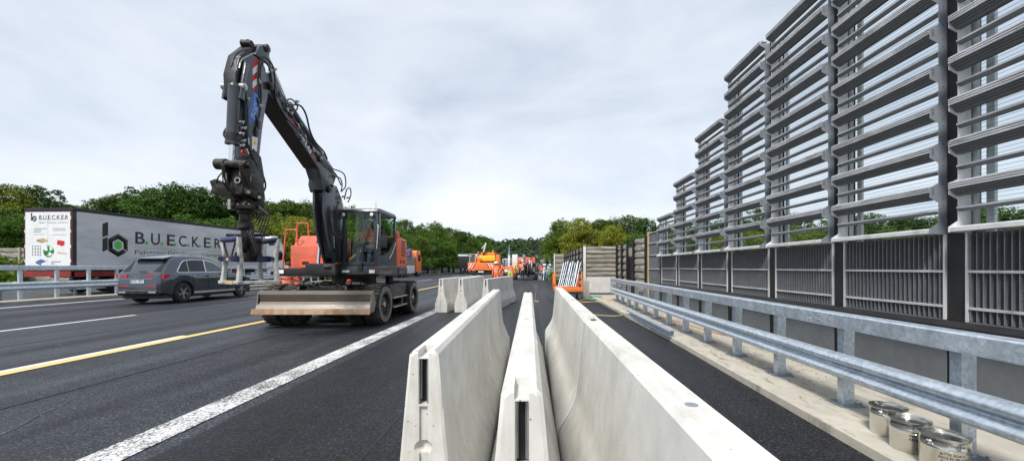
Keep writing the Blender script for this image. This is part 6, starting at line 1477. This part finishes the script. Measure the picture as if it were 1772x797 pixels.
t = thing('silo_post', 'white upright post with a dark pointed tip behind the orange clad workers', 'post', (-3.5,58,0)); b = MB(); b.box(-3.65,-3.35,57.9,58.2,0,3.3); b.build('post_shaft', M['white'], t, bevel=0.02); b = MB(); b.cyl((-3.5,58.05,3.3),(-3.45,58.05,4.9),0.16,0.03,12); b.build('post_tip', M['alu_grey'], t)
for i,(x,y,lab) in enumerate(((1.35,46,'pale tripod frame standing right of the black mast'),(2.0,47.5,'pale tripod frame beside the bushes, rightmost of the two'))):
    t = thing('tripod_stand', lab, 'tripod', (x,y,0))
    for a in (0.3,2.4,4.5): b = MB(); b.bar((x+0.6*math.cos(a),y+0.6*math.sin(a),0.02),(x,y,1.7),0.07,0.07); b.build('leg', M['alu_white'], t)
    b = MB(); b.box(x-0.2,x+0.2,y-0.2,y+0.2,1.68,1.9); b.bar((x-0.5,y,0.9),(x+0.5,y,1.1),0.06,0.06); b.build('head', M['white'], t, bevel=0.03)
t = thing('flatbed_load', 'heap of grey machinery parts on a low trailer behind the piling rig', 'trailer', (1.0,60,0)); b = MB(); b.box(-1.0,2.6,60,66,0.8,1.1); b.build('trailer_bed', M['anth_d'], t); b = MB()
for k in range(16): b.obox((rr.uniform(-.8,2.4),rr.uniform(60.2,64),rr.uniform(1.3,2.4)),rr.uniform(.3,.9),rr.uniform(.3,.9),rr.uniform(.2,.6),Matrix.Rotation(rr.uniform(0,1.5),3,'Z'))
b.build('load', M['alu_grey'], t, bevel=0.02); wheels(t,[(-0.9,61.5),(2.2,61.5)],0.4,0.3)
# sign gantry plate
t = thing('motorway_sign', 'blue motorway direction sign at the roadside beyond the site', 'sign', (4.2,118,0))
b = MB(); b.box(3.1,5.9,118,118.1,3.7,5.3); sp = b.build('sign_panel', M['signblue'], t); b = MB(); b.box(3.3,3.42,118.1,118.2,0,5.2); b.box(5.6,5.72,118.1,118.2,0,5.2); b.build('sign_post', M['alu_grey'], t)
b = MB(); b.box(3.9,5.5,117.97,117.985,4.72,4.95); b.build('sign_line', M['whitesig'], sp); b = MB(); b.box(3.4,5.5,117.97,117.985,4.2,4.34); b.box(3.4,4.6,117.97,117.985,3.9,4.02); b.build('sign_line', M['whitesig'], sp)
t = thing('notice_board', 'light blue notice board below the motorway sign', 'sign', (2.6,70,0)); b = MB(); b.box(2.5,3.6,70,70.06,0.9,3.6); b.build('board', M['lightblue'], t); b = MB(); b.box(2.6,2.68,70.06,70.12,0,3.5); b.box(3.4,3.48,70.06,70.12,0,3.5); b.build('leg', M['alu_grey'], t)
rnd = random.Random(77); vs = []; fs = []
for i in range(2600):
    cx_,cy_ = rnd.choice(((2.3,50),(2.5,44),(2.6,40),(2.2,55))); p = Vector((cx_+rnd.gauss(0,.45),cy_+rnd.gauss(0,1.2),abs(rnd.gauss(0,.55)))); s = rnd.uniform(.05,.13)
    nrm = Vector((rnd.uniform(-1,1),rnd.uniform(-1,1),rnd.uniform(0,1))).normalized(); a = nrm.orthogonal().normalized(); bb = nrm.cross(a); o = len(vs); vs += [tuple(p-a*s),tuple(p-bb*s*.7),tuple(p+a*s),tuple(p+bb*s*.7)]; fs.append((o,o+1,o+2,o+3))
me = bpy.data.meshes.new('weeds'); me.from_pydata(vs,[],fs); me.materials.append(M['leaf_c']); o = bpy.data.objects.new('weeds', me); col.objects.link(o); tag(o,'green weeds at the road edge in front of the old noise wall','weeds',kind='stuff')

# workers ahead
person('worker in a white helmet and orange jacket standing behind the far barriers', (-2.75,29.5,0), R(160), pose(), [M['skin'],M['hivis'],M['hivis'],M['darkcloth']], 'helmet', scale=1.06)
person('worker in orange overalls directly right of the one in the white helmet', (-2.38,30.4,0), R(95), pose(elL=(-.22,.1,1.15),wrL=(-.15,.3,1.1),haL=(-.12,.37,1.1)), [M['skin'],M['hivis'],M['hivis'],M['darkcloth']], 'hair', scale=1.05)
person('worker in an orange jacket and neon yellow shorts walking away on the asphalt', (-2.12,37.5,0), R(10), pose(knL=(-.12,.14,.5),anL=(-.12,.05,.1),toL=(-.12,.2,.06),knR=(.12,-.02,.5),anR=(.12,-.18,.12),toR=(.12,-.05,.05)), [M['skin'],M['hivis'],M['hivis_y'],M['darkcloth']], 'hair', scale=1.05)
person('small distant worker in orange jacket and dark trousers in the gap ahead', (-4.5,60,0), R(170), pose(), [M['skin'],M['hivis'],M['darkcloth'],M['darkcloth']], 'hair', scale=1.05)
person('worker in pale shirt and orange trousers leaning on the orange lorry bed', (-5.95,41.2,1.42), R(-120), pose(chest=(0,.15,1.34),neck=(0,.24,1.48),head0=(0,.28,1.55),head1=(0,.33,1.66),shL=(-.19,.15,1.42),shR=(.19,.15,1.42),elL=(-.26,.3,1.2),elR=(.26,.3,1.2),wrL=(-.2,.5,1.1),wrR=(.2,.5,1.1),haL=(-.18,.58,1.08),haR=(.18,.58,1.08)), [M['skin'],M['shirt'],M['hivis'],M['darkcloth']], 'greyhair', scale=0.98)

# more crew and gear in the work zone
for lab,x,y,rz,cl,ht,pz in (
  ('worker in orange jacket and white helmet bending over the piling rig', -1.2,46.5,R(30),('hivis','darkcloth'),'helmet',dict(chest=(0,.2,1.32),neck=(0,.3,1.45),head0=(0,.35,1.53),head1=(0,.41,1.64),elL=(-.25,.35,1.15),elR=(.25,.35,1.15),wrL=(-.18,.55,1.05),wrR=(.18,.55,1.05),haL=(-.16,.62,1.03),haR=(.16,.62,1.03))),
  ('worker in red vest standing right of the piling rig mast', 1.05,47.2,R(200),('hivis_red','darkcloth'),'hair',{}),
  ('worker in pale shirt beside the tripod stands', 1.75,45.0,R(90),('shirt','jeans'),'hair',{}),
  ('worker in orange trousers and pale shirt far behind the white post', -3.0,66,R(0),('shirt','hivis'),'hair',{}),
  ('distant worker in orange between the white post and the yellow case', -2.7,55,R(150),('hivis','hivis'),'hair',{})):
    person(lab,(x,y,0),rz,pose(**pz),[M['skin'],M[cl[0]],M[cl[1]],M['darkcloth']],ht,scale=1.05)
t = thing('road_roller', 'orange and grey road roller parked far behind the piling rig', 'road roller', (-4.6,72,0))
b = MB(); b.cyl((-5.4,70.8,0.6),(-3.8,70.8,0.6),0.6,n=28); b.build('front_drum', M['steel'], t); b = MB(); b.cyl((-5.4,73.6,0.6),(-3.8,73.6,0.6),0.6,n=28); b.build('rear_drum', M['steel'], t)
b = MB(); b.box(-5.3,-3.9,71.2,73.2,0.9,1.6); b.build('body', M['orange2'], t, bevel=0.08); b = MB(); b.box(-5.3,-3.9,71.3,72.9,2.9,3.05); b.build('canopy', M['white'], t, bevel=0.05)
for x in (-5.2,-4.0):
    for y in (71.4,72.8): b = MB(); b.box(x-0.04,x+0.04,y-0.04,y+0.04,1.6,2.9); b.build('canopy_post', M['blacksig'], t)
t = thing('material_truck', 'grey lorry far ahead in the closed lane behind the white post', 'lorry', (-5.4,84,0))
b = MB(); b.box(-6.6,-4.2,84,91,1.0,3.3); b.build('box_body', M['alu_grey'], t, bevel=0.04); b = MB(); b.box(-6.6,-4.2,91.3,93.3,0.7,3.4); b.build('truck_cab', M['white'], t, bevel=0.08); wheels(t,[(-4.6,85.5),(-6.6,85.5),(-4.6,92.3),(-6.6,92.3)],0.5,0.4)
for i,(x,y,c_,lab) in ((1,(0.85,45.8,'alu_grey','grey canister at the foot of the mast')),(3,(1.55,48.4,'signblue','blue barrel between the rig and the tripods'))):
    t = thing('crate' if i == 0 else ('canister' if i < 3 else 'barrel'), lab, 'crate' if i == 0 else ('canister' if i < 3 else 'barrel'), (x,y,0)); b = MB()
    if i == 3: b.lathe([(0,0),(0.28,0),(0.29,0.3),(0.28,0.32),(0.29,0.6),(0.28,0.88),(0,0.88)],(x,y,0),20); b.build('barrel_body', M[c_], t)
    else: b.box(x-0.22,x+0.22,y-0.16,y+0.16,0,0.5); b.build('box_shell', M[c_], t, bevel=0.04)
    b = MB(); b.tube([(x-0.12,y,0.5 if i<3 else 0.88),(x-0.1,y,0.6 if i<3 else 0.95),(x+0.1,y,0.6 if i<3 else 0.95),(x+0.12,y,0.5 if i<3 else 0.88)],0.02,6); b.build('handle', M['black'], t)

rr = random.Random(31); cols_ = ['alu_white','salmon','anth_d','galv_dark','orange2','yel','white','blacksig','red','alu_grey']
for k in range(34):
    b = MB(); x = rr.uniform(-2.3,0.35); z = rr.uniform(0.9,2.7); w_ = rr.uniform(0.1,0.45); h_ = rr.uniform(0.1,0.5); y = 48.0+rr.uniform(-0.15,0.5)
    if k%3: b.box(x,x+w_,y,y+0.3,z,z+h_)
    else: b.cyl((x,y,z),(x+w_*0.4,y,z+h_*1.6),0.05,n=10)
    b.build('machine_fitting', M[cols_[k%10]], rg, bevel=0.015)
